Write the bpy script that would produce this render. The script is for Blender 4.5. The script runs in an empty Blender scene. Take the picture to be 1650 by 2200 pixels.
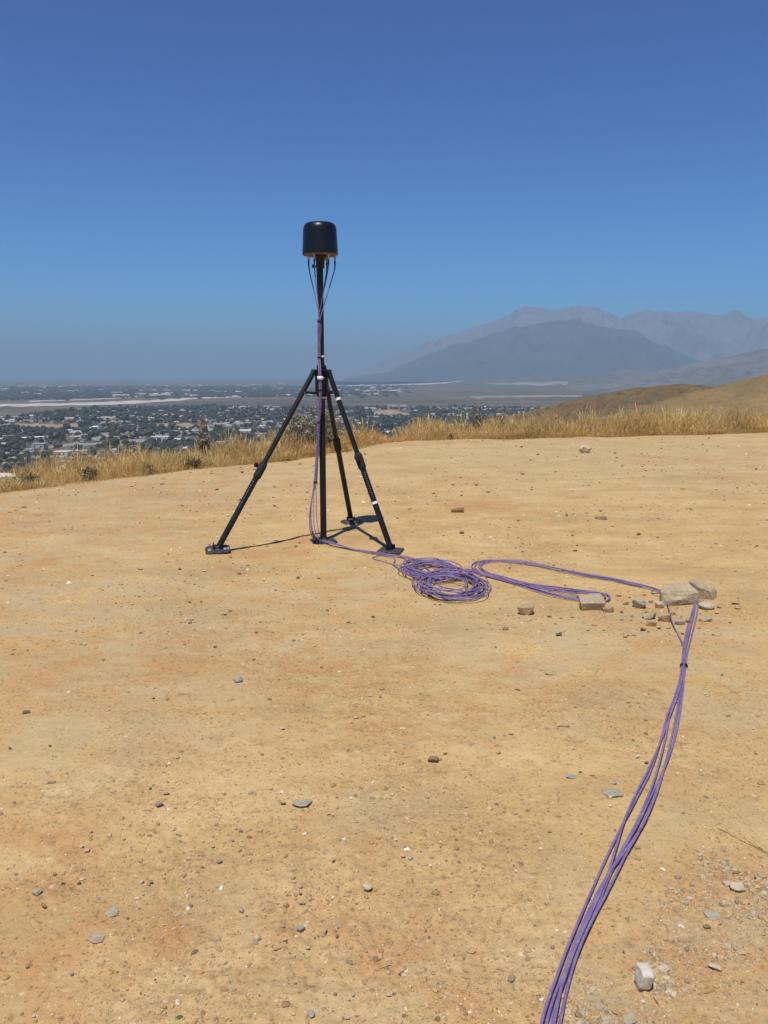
import bpy, bmesh, math, random
import numpy as np
np.seterr(all='ignore')
from mathutils import Vector, Matrix

rad = math.radians
random.seed(7)
rng = np.random.default_rng(7)
scene = bpy.context.scene
COL = scene.collection

# ------------------------------------------------------------------ camera, sky, sun, exposure
F, CX, CY = 1800.0, 825.0, 1100.0            # focal length and centre in photo pixels (1650 x 2200)
PITCH, CAM_H = rad(9.3), 1.6
cam_d = bpy.data.cameras.new('camera')
cam = bpy.data.objects.new('camera', cam_d); COL.objects.link(cam)
cam.location = (0, 0, CAM_H)
cam.rotation_euler = (rad(90) - PITCH, 0, 0)
cam_d.sensor_fit = 'VERTICAL'; cam_d.sensor_height = 24.0; cam_d.lens = 24.0 * F / 2200.0
cam_d.clip_start = 0.05; cam_d.clip_end = 250000
scene.camera = cam
scene.render.resolution_x, scene.render.resolution_y = 768, 1024

SUN_EL = rad(64.0)
SUN_FROM = math.atan2(-0.40, -1.25)          # compass bearing of the sun, measured from +Y towards +X
world = bpy.data.worlds.new('World'); scene.world = world
world.use_nodes = True
wn, wl = world.node_tree.nodes, world.node_tree.links
wn.clear()
sky = wn.new('ShaderNodeTexSky'); sky.sky_type = 'NISHITA'; sky.sun_disc = False
sky.sun_elevation = SUN_EL; sky.sun_rotation = SUN_FROM
sky.altitude = 3000; sky.air_density = 0.7; sky.dust_density = 0.0; sky.ozone_density = 10.0
# deeper, cleaner blue than the bare model gives: one response curve for each channel, the same over the whole sky
sepc = wn.new('ShaderNodeSeparateColor'); comb = wn.new('ShaderNodeCombineColor'); wl.new(sky.outputs[0], sepc.inputs[0])
for ch, (gm, gain) in enumerate([(1.30, 0.20), (1.60, 0.79), (1.15, 1.26)]):
    pw = wn.new('ShaderNodeMath'); pw.operation = 'POWER'; pw.inputs[1].default_value = gm
    ml = wn.new('ShaderNodeMath'); ml.operation = 'MULTIPLY'; ml.inputs[1].default_value = gain
    wl.new(sepc.outputs[ch], pw.inputs[0]); wl.new(pw.outputs[0], ml.inputs[0]); wl.new(ml.outputs[0], comb.inputs[ch])
bg = wn.new('ShaderNodeBackground'); bg.inputs['Strength'].default_value = 0.10
wo = wn.new('ShaderNodeOutputWorld')
wl.new(comb.outputs[0], bg.inputs['Color']); wl.new(bg.outputs[0], wo.inputs['Surface'])

sun_d = bpy.data.lights.new('sun', 'SUN'); sun_d.energy = 5.0; sun_d.angle = rad(0.53)
sun_d.color = (1.0, 0.955, 0.87)
sun = bpy.data.objects.new('sun', sun_d); COL.objects.link(sun)
sdir = Vector((math.sin(SUN_FROM) * math.cos(SUN_EL), math.cos(SUN_FROM) * math.cos(SUN_EL), math.sin(SUN_EL)))
sun.rotation_euler = sdir.to_track_quat('Z', 'Y').to_euler()
sun.location = (0, -10, 30)

vs = scene.view_settings
vs.view_transform = 'Standard'; vs.look = 'None'; vs.exposure = 0.0; vs.gamma = 1.0
vs.use_curve_mapping = False
scene.cycles.use_denoising = True
scene.cycles.max_bounces = 5; scene.cycles.diffuse_bounces = 3; scene.cycles.volume_bounces = 1

# ------------------------------------------------------------------ noise
def _hash(ix, iy, s):
    n = (ix * 374761393 + iy * 668265263 + s * 1274126177) & 0xffffffff
    n = ((n ^ (n >> 13)) * 1274126177) & 0xffffffff
    n = ((n ^ (n >> 16)) * 2246822519) & 0xffffffff
    return ((n ^ (n >> 15)) & 0xffffff) / float(0xffffff)
def vnoise(x, y, s=0):
    x = np.asarray(x, float); y = np.asarray(y, float)
    ix = np.floor(x).astype(np.int64); iy = np.floor(y).astype(np.int64)
    fx = x - ix; fy = y - iy
    u = fx * fx * fx * (fx * (fx * 6 - 15) + 10); v = fy * fy * fy * (fy * (fy * 6 - 15) + 10)
    a = _hash(ix, iy, s); b = _hash(ix + 1, iy, s); c = _hash(ix, iy + 1, s); d = _hash(ix + 1, iy + 1, s)
    return (a * (1 - u) + b * u) * (1 - v) + (c * (1 - u) + d * u) * v * 1.0
def fbm(x, y, o=4, s=0, g=0.5):
    t = 0; a = 1.0; n = 0
    x = np.asarray(x, float); y = np.asarray(y, float)
    for k in range(o):
        t = t + a * (vnoise(x, y, s + k * 17) - 0.5); n += a
        x, y = x * 1.93 * 0.8 - y * 1.93 * 0.6 + 3.1, x * 1.93 * 0.6 + y * 1.93 * 0.8 + 7.7
        a *= g
    return t / n * 2.0
def ridged(x, y, o=5, s=0):
    t = 0; a = 1.0; n = 0
    x = np.asarray(x, float); y = np.asarray(y, float)
    for k in range(o):
        t = t + a * (1 - np.abs(2 * vnoise(x, y, s + k * 13) - 1)); n += a
        x, y = x * 2.0 * 0.8 - y * 2.0 * 0.6 + 1.3, x * 2.0 * 0.6 + y * 2.0 * 0.8 + 5.1
        a *= 0.52
    return t / n
def sstep(a, b, x):
    t = np.clip((np.asarray(x, float) - a) / (b - a), 0, 1); return t * t * (3 - 2 * t)

# ------------------------------------------------------------------ photo pixel -> ray
CP, SP = math.cos(PITCH), math.sin(PITCH)
def ray(px, py):
    x = (px - CX) / F; v = (CY - py) / F
    return np.array([x, CP + v * SP, -SP + v * CP])
def on_z(px, py, z):
    d = ray(px, py); t = (z - CAM_H) / d[2]; return np.array([d[0] * t, d[1] * t, z])
def on_y(px, py, y):
    d = ray(px, py); t = y / d[1]; return np.array([d[0] * t, y, CAM_H + d[2] * t])

# ------------------------------------------------------------------ hilltop height
EDGE_PX = [(-60, 1047), (0, 1040), (150, 1026), (300, 1010), (480, 992), (650, 975), (760, 957), (850, 944), (1000, 936),
           (1150, 934), (1300, 931), (1480, 927), (1650, 924), (1720, 922)]
_e = [on_z(x, y, 0.0) for x, y in EDGE_PX]
EAZ = np.array([-math.pi, -1.9, -1.0] + [math.atan2(p[0], p[1]) for p in _e] + [1.0, 1.9, math.pi])
ER = np.array([26, 16, 11.5] + [math.hypot(p[0], p[1]) for p in _e] + [27, 27, 26])
def edge_r(az): return np.interp(az, EAZ, ER)
def edge_d(x, y):
    az = np.arctan2(x, y); r = np.hypot(x, y)
    return r - edge_r(az) + 0.35 * fbm(x * 0.9, y * 0.9, 3, 91)
PLAIN_Z = -150.0
def gravel_mask(x, y):
    m = 0.8 * sstep(0.12, 0.6, fbm(x * 0.8, y * 0.55, 4, 5))
    for (bx, by, br, bs) in GRAVEL:
        m = np.maximum(m, bs * np.exp(-(((x - bx) ** 2 + (y - by) ** 2) / br ** 2) ** 1.5) * (0.75 + 0.6 * fbm(x * 6, y * 6, 2, 8)))
    return np.clip(m, 0, 1)
def hill_z(x, y, fine=True):
    x = np.asarray(x, float); y = np.asarray(y, float)
    d = edge_d(x, y)
    dd = d - 1.6
    z = -0.46 * (np.sqrt(dd * dd + 1.3) + dd) / 2
    z = z + 0.055 * fbm(x * 0.33, y * 0.33, 2, 1) * sstep(1.0, 4.0, np.hypot(x, y))
    z = z + 0.021 * fbm(x * 1.5, y * 2.0, 3, 2)
    far = sstep(6, 60, d)
    z = z + far * (9 * fbm(x * 0.012, y * 0.012, 4, 3))
    if fine:
        z = z + 0.0042 * fbm(x * 7, y * 9, 3, 4)
        g = gravel_mask(x, y)
        z = z + (0.0014 + 0.0085 * g) * fbm(x * 26, y * 26, 3, 6)
    return np.maximum(z, PLAIN_Z - 0.8)
def _g0(px, py): return on_z(px, py, 0.0)
GRAVEL = []
for (px, py, r, s) in [(1600, 1990, .20, 1.0), (1490, 2010, .15, 1.0), (1590, 1890, .17, .9), (1285, 2160, .11, 1.0), (1350, 2190, .09, .9), (1430, 2080, .12, .6),
                    (560, 1380, .75, .8), (260, 1720, .45, .8), (330, 1770, .25, .7), (130, 1880, .28, .7), (420, 1330, .6, .7),
                    (620, 1380, .35, .8), (880, 1820, .16, .8), (1430, 1340, .4, .6), (540, 1950, .16, .7), (1640, 2060, .22, .7)]:
    p = _g0(px, py); GRAVEL.append((p[0], p[1], r, s))
GT = np.geomspace(1.6, 45, 260)
def G(px, py, fine=True):
    """where the ray through a photo pixel first meets the hilltop"""
    d = ray(px, py); t = GT
    for k in range(2):
        gap = CAM_H + d[2] * t - hill_z(d[0] * t, d[1] * t, fine and k == 1)
        hit = np.nonzero(gap <= 0)[0]; i = hit[0] if len(hit) else int(np.argmin(gap))
        t = np.linspace(t[max(i - 1, 0)], t[min(i + 1, len(t) - 1)], 40)
    gap = CAM_H + d[2] * t - hill_z(d[0] * t, d[1] * t, fine); i = int(np.argmin(np.abs(gap)))
    x, y = d[0] * t[i], d[1] * t[i]
    return np.array([x, y, float(hill_z(x, y, fine))])
def depth_of(p): return p[1] * CP - (p[2] - CAM_H) * SP

# ------------------------------------------------------------------ mesh helpers
def tag(o, label=None, cat=None, group=None, kind=None):
    if label: o['label'] = label
    if cat: o['category'] = cat
    if group: o['group'] = group
    if kind: o['kind'] = kind
    return o
def mesh_np(name, V, Fc, mat=None, smooth=False, cols=None, attrs=None, midx=None):
    me = bpy.data.meshes.new(name)
    V = np.ascontiguousarray(V, dtype=np.float32); Fc = np.ascontiguousarray(Fc, dtype=np.int32)
    n, k = Fc.shape
    me.vertices.add(len(V)); me.vertices.foreach_set('co', V.ravel())
    me.loops.add(n * k); me.loops.foreach_set('vertex_index', Fc.ravel())
    me.polygons.add(n); me.polygons.foreach_set('loop_start', np.arange(0, n * k, k, dtype=np.int32))
    me.polygons.foreach_set('loop_total', np.full(n, k, dtype=np.int32))
    if midx is not None: me.polygons.foreach_set('material_index', np.asarray(midx, dtype=np.int32))
    me.polygons.foreach_set('use_smooth', np.full(n, smooth, dtype=bool))
    if cols is not None:
        a = me.attributes.new('col', 'FLOAT_COLOR', 'POINT')
        c = np.ones((len(V), 4), np.float32); c[:, :3] = cols; a.data.foreach_set('color', c.ravel())
    for kx, val in (attrs or {}).items():
        a = me.attributes.new(kx, 'FLOAT', 'POINT'); a.data.foreach_set('value', np.ascontiguousarray(val, dtype=np.float32))
    me.update(calc_edges=True); me.validate()
    for m in (mat if isinstance(mat, (list, tuple)) else [mat]):
        if m: me.materials.append(m)
    return me
def link(name, me, parent=None):
    o = bpy.data.objects.new(name, me); COL.objects.link(o)
    if parent: o.parent = parent
    return o
def empty(name, loc=(0, 0, 0)):
    o = bpy.data.objects.new(name, None); COL.objects.link(o); o.location = loc; o.empty_display_size = 0.1
    return o

class MB:
    """collects simple solids in world space; build() makes one mesh object, its origin at org"""
    def __init__(s): s.v = []; s.f = []; s.sm = []
    def _add(s, vs, fs, smooth):
        b = len(s.v); s.v += [tuple(map(float, p)) for p in vs]
        for f in fs: s.f.append([b + i for i in f]); s.sm.append(smooth)
    def cyl(s, p0, p1, r0, r1=None, n=20, caps=True):
        r1 = r0 if r1 is None else r1
        p0 = np.array(p0, float); p1 = np.array(p1, float); d = p1 - p0; d /= np.linalg.norm(d)
        a = np.cross(d, [0, 0, 1.0]) if abs(d[2]) < 0.95 else np.cross(d, [1.0, 0, 0]); a /= np.linalg.norm(a); b = np.cross(d, a)
        vs = []
        for p, r in ((p0, r0), (p1, r1)):
            for k in range(n):
                t = 2 * math.pi * k / n; vs.append(p + r * (math.cos(t) * a + math.sin(t) * b))
        fs = [[k, (k + 1) % n, n + (k + 1) % n, n + k] for k in range(n)]
        s._add(vs, fs, True)
        if caps:
            s._add(vs[:n], [list(range(n))[::-1]], False); s._add(vs[n:], [list(range(n))], False)
        return s
    def lathe(s, c, prof, n=48, axis=None):
        vs = []; c = np.array(c, float)
        for (r, z) in prof:
            for k in range(n):
                t = 2 * math.pi * k / n; vs.append((c[0] + r * math.cos(t), c[1] + r * math.sin(t), c[2] + z))
        m = len(prof)
        fs = [[j * n + k, j * n + (k + 1) % n, (j + 1) * n + (k + 1) % n, (j + 1) * n + k] for j in range(m - 1) for k in range(n)]
        s._add(vs, fs, True); return s
    def prism(s, c, outline, zs, X=(1, 0, 0), Y=(0, 1, 0), Z=(0, 0, 1)):
        """outline list of (x,y); zs list of (z, scale) from bottom to top"""
        c = np.array(c, float); X = np.array(X, float); Y = np.array(Y, float); Z = np.array(Z, float)
        n = len(outline); vs = []
        for (z, sc) in zs:
            for (x, y) in outline: vs.append(c + X * x * sc + Y * y * sc + Z * z)
        fs = [[j * n + k, j * n + (k + 1) % n, (j + 1) * n + (k + 1) % n, (j + 1) * n + k] for j in range(len(zs) - 1) for k in range(n)]
        fs += [list(range(n))[::-1], [(len(zs) - 1) * n + k for k in range(n)]]
        s._add(vs, fs, False); return s
    def box(s, c, sx, sy, sz, X=(1, 0, 0), Y=(0, 1, 0), Z=(0, 0, 1)):
        return s.prism(c, [(-sx / 2, -sy / 2), (sx / 2, -sy / 2), (sx / 2, sy / 2), (-sx / 2, sy / 2)], [(-sz / 2, 1), (sz / 2, 1)], X, Y, Z)
    def build(s, name, mat, parent=None, org=None):
        if org is None:
            org = (0, 0, 0)
            if parent is not None: org = parent.get('_w', (0, 0, 0))
        org = np.array(org, float)
        me = bpy.data.meshes.new(name)
        me.from_pydata([tuple(np.array(v) - org) for v in s.v], [], s.f)
        me.polygons.foreach_set('use_smooth', s.sm); me.update()
        me.materials.append(mat)
        o = bpy.data.objects.new(name, me); COL.objects.link(o)
        if parent is not None: o.parent = parent
        return o

def rounded(w, d, r, n=4):
    pts = []
    for (cx, cy, a0) in ((w / 2 - r, d / 2 - r, 0), (-w / 2 + r, d / 2 - r, 90), (-w / 2 + r, -d / 2 + r, 180), (w / 2 - r, -d / 2 + r, 270)):
        for k in range(n + 1):
            a = rad(a0 + 90 * k / n); pts.append((cx + r * math.cos(a), cy + r * math.sin(a)))
    return pts

# ------------------------------------------------------------------ materials
class MT:
    def __init__(s, name):
        s.m = bpy.data.materials.new(name); s.m.use_nodes = True
        s.n, s.l = s.m.node_tree.nodes, s.m.node_tree.links
        s.b = s.n['Principled BSDF']; s._tc = None
    def tc(s):
        if not s._tc: s._tc = s.n.new('ShaderNodeTexCoord')
        return s._tc.outputs['Object']
    def noise(s, scale, detail=4, rough=0.55, mapscale=None, off=None, coord=None):
        t = s.n.new('ShaderNodeTexNoise'); t.inputs['Scale'].default_value = scale; t.inputs['Detail'].default_value = detail
        t.inputs['Roughness'].default_value = rough
        c = coord or s.tc()
        if mapscale or off:
            mp = s.n.new('ShaderNodeMapping'); mp.inputs['Scale'].default_value = mapscale or (1, 1, 1)
            mp.inputs['Location'].default_value = off or (0, 0, 0); s.l.new(c, mp.inputs['Vector']); c = mp.outputs[0]
        s.l.new(c, t.inputs['Vector']); return t.outputs['Fac']
    def attr(s, name, color=False):
        a = s.n.new('ShaderNodeAttribute'); a.attribute_name = name; return a.outputs['Color' if color else 'Fac']
    def ramp(s, x, a, b, lo=0.0, hi=1.0):
        r = s.n.new('ShaderNodeMapRange'); r.interpolation_type = 'SMOOTHSTEP'
        r.inputs[1].default_value = a; r.inputs[2].default_value = b; r.inputs[3].default_value = lo; r.inputs[4].default_value = hi
        s.l.new(x, r.inputs[0]); return r.outputs[0]
    def math(s, op, x, y):
        t = s.n.new('ShaderNodeMath'); t.operation = op
        for i, v in enumerate((x, y)):
            if isinstance(v, (int, float)): t.inputs[i].default_value = v
            else: s.l.new(v, t.inputs[i])
        return t.outputs[0]
    def mix(s, fac, a, b, mode='MIX'):
        t = s.n.new('ShaderNodeMix'); t.data_type = 'RGBA'; t.blend_type = mode
        for i, v in ((0, fac), (6, a), (7, b)):
            if isinstance(v, (int, float)): t.inputs[i].default_value = v
            elif isinstance(v, tuple): t.inputs[i].default_value = (*v, 1)
            else: s.l.new(v, t.inputs[i])
        return t.outputs[2]
    def color(s, c):
        if isinstance(c, tuple): s.b.inputs['Base Color'].default_value = (*c, 1)
        else: s.l.new(c, s.b.inputs['Base Color'])
        return s
    def set(s, rough=0.6, spec=0.5, metal=0.0):
        s.b.inputs['Roughness'].default_value = rough; s.b.inputs['Specular IOR Level'].default_value = spec
        s.b.inputs['Metallic'].default_value = metal; return s
    def bump(s, h, strength=0.4, dist=0.01, prev=None):
        b = s.n.new('ShaderNodeBump'); b.inputs['Strength'].default_value = strength; b.inputs['Distance'].default_value = dist
        s.l.new(h, b.inputs['Height'])
        if prev: s.l.new(prev, b.inputs['Normal'])
        s.l.new(b.outputs[0], s.b.inputs['Normal']); return b.outputs[0]

def plain_mat(name, c, rough=0.6, spec=0.5, metal=0, var=0.25, scale=20, bump=0.0):
    m = MT(name); f = m.noise(scale, 4)
    m.color(m.mix(m.ramp(f, 0.3, 0.7), tuple(x * (1 - var) for x in c), tuple(min(1, x * (1 + var)) for x in c)))
    m.set(rough, spec, metal)
    if bump: m.bump(m.noise(scale * 4, 5), bump, 0.01)
    return m.m

def dirt_material():
    m = MT('packed_dirt')
    lo = m.noise(0.55, 5, 0.6); mid = m.noise(3.0, 6, 0.65); streak = m.noise(1.0, 5, 0.6, (0.45, 1.7, 1), (4, 2, 0))
    fine = m.noise(38, 6, 0.7); grit = m.noise(150, 4, 0.7)
    orange = m.attr('orange'); grey = m.attr('grey'); gravel = m.attr('gravel'); litter = m.attr('litter')
    c = m.mix(m.ramp(streak, 0.30, 0.70), (0.535, 0.362, 0.152), (0.61, 0.433, 0.205))
    c = m.mix(m.ramp(lo, 0.44, 0.72, 0, 0.7), c, (0.475, 0.295, 0.115))
    lo2 = m.noise(1.3, 6, 0.65, (0.9, 1.2, 1), (17, 3, 0)); c = m.mix(m.ramp(lo2, 0.48, 0.68, 0, 0.75), c, (0.43, 0.285, 0.132))
    c = m.mix(m.ramp(lo2, 0.45, 0.30, 0, 0.8), c, (0.64, 0.475, 0.255))
    m2 = m.noise(9, 7, 0.7, None, (5, 9, 0)); c = m.mix(m.ramp(m2, 0.50, 0.68, 0, 0.5), c, (0.41, 0.255, 0.108)); c = m.mix(m.ramp(m2, 0.44, 0.30, 0, 0.5), c, (0.62, 0.455, 0.245))
    c = m.mix(m.math('MULTIPLY', orange, m.ramp(mid, 0.35, 0.62, 0, 0.75)), c, (0.46, 0.225, 0.085))
    c = m.mix(m.math('MULTIPLY', grey, m.ramp(mid, 0.66, 0.36, 0, 0.85)), c, (0.43, 0.34, 0.20))
    c = m.mix(m.math('MULTIPLY', gravel, m.ramp(fine, 0.42, 0.66, 0, 0.55)), c, (0.32, 0.22, 0.12))
    c = m.mix(m.ramp(fine, 0.54, 0.76, 0, 0.30), c, (0.34, 0.21, 0.09))
    sp = m.noise(60, 3, 0.6, None, (31, 7, 0)); c = m.mix(m.math('MULTIPLY', m.ramp(sp, 0.58, 0.65, 0, 0.75), m.ramp(mid, 0.36, 0.56)), c, (0.23, 0.145, 0.07))
    sq = m.noise(22, 4, 0.65, None, (3, 77, 0)); c = m.mix(m.math('MULTIPLY', m.ramp(sq, 0.575, 0.65, 0, 0.65), m.ramp(m2, 0.38, 0.6)), c, (0.27, 0.175, 0.085)); c = m.mix(m.ramp(sq, 0.36, 0.30, 0, 0.4), c, (0.66, 0.51, 0.31))
    c = m.mix(m.ramp(sp, 0.36, 0.30, 0, 0.55), c, (0.68, 0.54, 0.36))
    c = m.mix(m.ramp(grit, 0.60, 0.75, 0, 0.45), c, (0.64, 0.49, 0.30))
    c = m.mix(m.ramp(grit, 0.40, 0.27, 0, 0.38), c, (0.30, 0.185, 0.085))
    c = m.mix(m.math('MULTIPLY', litter, m.ramp(mid, 0.3, 0.6)), c, (0.36, 0.235, 0.10))
    m.color(c).set(0.95, 0.12)
    b = m.bump(m2, 0.30, 0.03); b = m.bump(sq, 0.30, 0.022, b); b = m.bump(fine, 0.24, 0.012, b)
    m.bump(grit, 0.35, 0.004, b)
    return m.m
def vcol_material(name, rough=0.9, spec=0.1, scale=60, var=0.35):
    m = MT(name); c = m.attr('col', True); f = m.noise(scale, 4)
    c2 = m.mix(1.0, c, m.mix(m.ramp(f, 0.3, 0.7), (1 - var,) * 3, (1 + var * 0.6,) * 3), 'MULTIPLY')
    m.color(c2).set(rough, spec); return m.m
def rock_material(name, c, c2=None, scale=30):
    m = MT(name); c2 = c2 or tuple(x * 0.7 for x in c)
    a = m.noise(scale, 6, 0.65); b = m.noise(scale * 4, 6, 0.7)
    k = m.mix(m.ramp(a, 0.36, 0.64), c, c2)
    k = m.mix(m.ramp(b, 0.55, 0.75, 0, 0.5), k, (0.42, 0.28, 0.14))
    k = m.mix(m.ramp(b, 0.42, 0.30, 0, 0.4), k, tuple(x * 0.5 for x in c))
    m.color(k).set(0.9, 0.2)
    bb = m.bump(a, 0.5, 0.006); m.bump(b, 0.6, 0.0022, bb)
    return m.m

ROCK = {
    'tan': rock_material('tan_rock', (0.46, 0.33, 0.19), (0.36, 0.25, 0.14)),
    'pale': rock_material('pale_rock', (0.56, 0.46, 0.33), (0.44, 0.35, 0.24)),
    'white': rock_material('white_rock', (0.66, 0.60, 0.49), (0.50, 0.43, 0.33)),
    'grey': rock_material('grey_rock', (0.41, 0.37, 0.275), (0.33, 0.29, 0.21)),
    'greytan': rock_material('grey_tan_rock', (0.45, 0.365, 0.235), (0.34, 0.27, 0.175)),
    'bluegrey': rock_material('blue_grey_rock', (0.33, 0.345, 0.325), (0.26, 0.265, 0.245)),
    'purple': rock_material('purplish_grey_rock', (0.30, 0.235, 0.205), (0.22, 0.17, 0.15)),
    'brown': rock_material('brown_rock', (0.30, 0.19, 0.10), (0.20, 0.12, 0.065)),
    'pink': rock_material('pinkish_rock', (0.56, 0.38, 0.26), (0.46, 0.29, 0.19)),
    'dark': rock_material('dark_rock', (0.17, 0.125, 0.085), (0.11, 0.08, 0.055)),
}
M_BLACK = plain_mat('black_anodised_metal', (0.008, 0.009, 0.012), 0.45, 0.35, 0.0, 0.3, 12)
M_RADOME = plain_mat('black_radome_plastic', (0.006, 0.008, 0.012), 0.34, 0.38, 0, 0.15, 8)
M_RUBBER = plain_mat('black_rubber', (0.018, 0.018, 0.020), 0.75, 0.3, 0, 0.3, 30)
def dusty_plate():
    m = MT('dusty_black_plate'); a = m.noise(35, 6, 0.65); m.color(m.mix(m.ramp(a, 0.42, 0.66, 0, 0.4), (0.026, 0.028, 0.034), (0.25, 0.18, 0.11))).set(0.65, 0.35); return m.m
M_FOOT = dusty_plate()
M_WHITE = plain_mat('white_tape', (0.78, 0.77, 0.74), 0.6, 0.3, 0, 0.06, 30)
M_GREYMARK = plain_mat('faded_scale_print', (0.35, 0.35, 0.34), 0.6, 0.3, 0, 0.1, 40)
M_COPPER = plain_mat('bronze_base_plate', (0.13, 0.095, 0.07), 0.6, 0.3, 0.0, 0.25, 20)
M_STEEL = plain_mat('connector_metal', (0.55, 0.47, 0.36), 0.35, 0.5, 0.9, 0.15, 60)
def cable_material():
    m = MT('purple_cable_jacket'); a = m.noise(6, 5, 0.6); d = m.noise(45, 5, 0.7)
    c = m.mix(m.ramp(a, 0.35, 0.65), (0.165, 0.115, 0.275), (0.215, 0.155, 0.33))
    c = m.mix(m.ramp(d, 0.46, 0.70, 0, 0.55), c, (0.40, 0.29, 0.22))       # road dust clinging to the jacket
    m.color(c).set(0.6, 0.3); m.bump(d, 0.3, 0.002); return m.m
M_PURPLE = cable_material()
M_DIRT = dirt_material()

# ------------------------------------------------------------------ hilltop ground
def build_ground():
    rows = np.linspace(2560, 880, 450)
    v = (CY - rows) / F
    ang = PITCH - np.arctan(v)
    rr = CAM_H / np.tan(ang)
    rr = rr[rr < 32]
    rr = np.concatenate([[0.05, 0.4, 0.75], rr[rr > 0.95], np.geomspace(32, 390, 70)[1:]])
    az = np.concatenate([np.linspace(-math.pi, -0.52, 46)[:-1], np.linspace(-0.52, 0.52, 490), np.linspace(0.52, math.pi, 46)[1:-1]])
    A, R = np.meshgrid(az, rr)
    X = R * np.sin(A); Y = R * np.cos(A)
    Z = hill_z(X, Y)
    nr, na = X.shape
    V = np.stack([X, Y, Z], -1).reshape(-1, 3)
    i = np.arange(nr - 1)[:, None] * na; j = np.arange(na)[None, :]; j2 = (j + 1) % na
    Fc = np.stack([i + j, i + j2, i + na + j2, i + na + j], -1).reshape(-1, 4)[:, ::-1]
    x, y = V[:, 0], V[:, 1]
    orange = 0.75 * sstep(0.05, 0.5, fbm(x * 0.7, y * 0.7, 4, 41))
    for (px, py, r, s) in [(110, 1830, .35, 1), (300, 1650, .3, .7), (860, 2100, .35, 1), (760, 2170, .25, 1), (1420, 2060, .3, 1), (1600, 2150, .3, .9), (60, 2050, .35, .9),
                        (60, 2180, .3, .9), (380, 2010, .25, .9), (540, 2010, .2, .8), (700, 1790, .25, .8), (1560, 1900, .25, .9), (200, 1420, 1.2, .6), (480, 1400, 1.0, .8),
                        (880, 1560, .6, .8), (1450, 1550, .6, .6), (640, 1270, 1.0, .5), (1430, 1330, .7, .6), (200, 1110, 3, .5), (1150, 1140, 2.5, .4)]:
        p = _g0(px, py); orange = np.maximum(orange, s * np.exp(-((x - p[0]) ** 2 + (y - p[1]) ** 2) / r ** 2))
    grey = 0.6 * sstep(-0.02, 0.48, fbm(x * 0.6 + 9, y * 0.6, 4, 61))
    for (px, py, r, s) in [(1630, 2010, .25, 1.0), (1490, 2010, .13, .9), (180, 1310, 1.6, .9), (60, 1200, 1.5, .6), (1560, 1520, .5, .7), (1280, 2160, .12, .9), (1350, 2190, .1, .8),
                        (260, 1540, .7, .7), (1200, 1400, .8, .6), (850, 1750, .25, .7), (200, 1040, 3.5, .9), (600, 1010, 3, .7), (1300, 970, 6, .8), (1000, 1010, 3, .6), (1560, 2120, .12, .6), (650, 1720, .12, .5), (1400, 1920, .12, .7)]:
        p = _g0(px, py); grey = np.maximum(grey, s * np.exp(-((x - p[0]) ** 2 + (y - p[1]) ** 2) / r ** 2))
    d = edge_d(x, y)
    me = mesh_np('ground', V, Fc, M_DIRT, True, None, {'orange': orange, 'grey': grey, 'gravel': gravel_mask(x, y), 'litter': sstep(-0.5, 0.3, d)})
    return tag(link('ground', me), 'bare tan dirt of the hilltop clearing', None, None, 'structure')
build_ground()

# ------------------------------------------------------------------ plain
def plain_material():
    m = MT('valley_floor')
    a = m.noise(0.0011, 6, 0.6, (1, 2.2, 1)); b = m.noise(0.006, 5, 0.6, (1, 1.6, 1), (300, 50, 0)); c3 = m.noise(0.05, 4, 0.6)
    c = m.mix(m.ramp(a, 0.38, 0.62), (0.10, 0.085, 0.055), (0.185, 0.145, 0.098))
    c = m.mix(m.ramp(b, 0.50, 0.66, 0, 0.75), c, (0.055, 0.06, 0.035))
    c = m.mix(m.ramp(b, 0.40, 0.30, 0, 0.7), c, (0.26, 0.215, 0.16))
    c = m.mix(m.ramp(c3, 0.45, 0.65, 0, 0.45), c, (0.055, 0.06, 0.04))
    m.color(c).set(0.95, 0.1); return m.m
def fan_z(x, y):
    """the valley floor climbs gently towards the mountains"""
    az = np.arctan2(x, y); r = np.hypot(x, y)
    return 190 * sstep(7000, 17000, r) * sstep(-0.05, 0.22, az)
def build_plain():
    rr = np.concatenate([[200, 500, 800], np.geomspace(1000, 69000, 80)]); az = np.linspace(-math.pi, math.pi, 181)[:-1]
    A, R = np.meshgrid(az, rr); X = R * np.sin(A); Y = R * np.cos(A)
    Z = PLAIN_Z + fan_z(X, Y)
    nr, na = X.shape
    V = np.stack([X, Y, Z], -1).reshape(-1, 3)
    i = np.arange(nr - 1)[:, None] * na; j = np.arange(na)[None, :]; j2 = (j + 1) % na
    Fc = np.stack([i + j, i + j2, i + na + j2, i + na + j], -1).reshape(-1, 4)[:, ::-1]
    tag(link('plain', mesh_np('plain', V, Fc, plain_material(), True)), 'hazy valley floor far below the hilltop', None, None, 'structure')
build_plain()
def P(px, py, up=0.0):
    d = ray(px, py); t = np.geomspace(300, 43000, 3000)
    x = d[0] * t; y = d[1] * t; z = CAM_H + d[2] * t
    below = np.nonzero(z < PLAIN_Z + up + fan_z(x, y))[0]
    k = below[0] if len(below) else len(t) - 1
    return np.array([x[k], y[k], PLAIN_Z + up + float(fan_z(x[k], y[k]))])
M_SAND = plain_mat('pale_riverbed_sand', (0.52, 0.47, 0.40), 0.95, 0.1, 0, 0.18, 0.01)
M_DULL = plain_mat('dull_sand_flat', (0.30, 0.265, 0.22), 0.95, 0.1, 0, 0.3, 0.006)
M_FIELD = plain_mat('dry_field_soil', (0.34, 0.245, 0.15), 0.95, 0.1, 0, 0.15, 0.02)
M_ROAD = plain_mat('grey_road', (0.27, 0.26, 0.25), 0.9, 0.1, 0, 0.1, 0.05)
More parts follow.
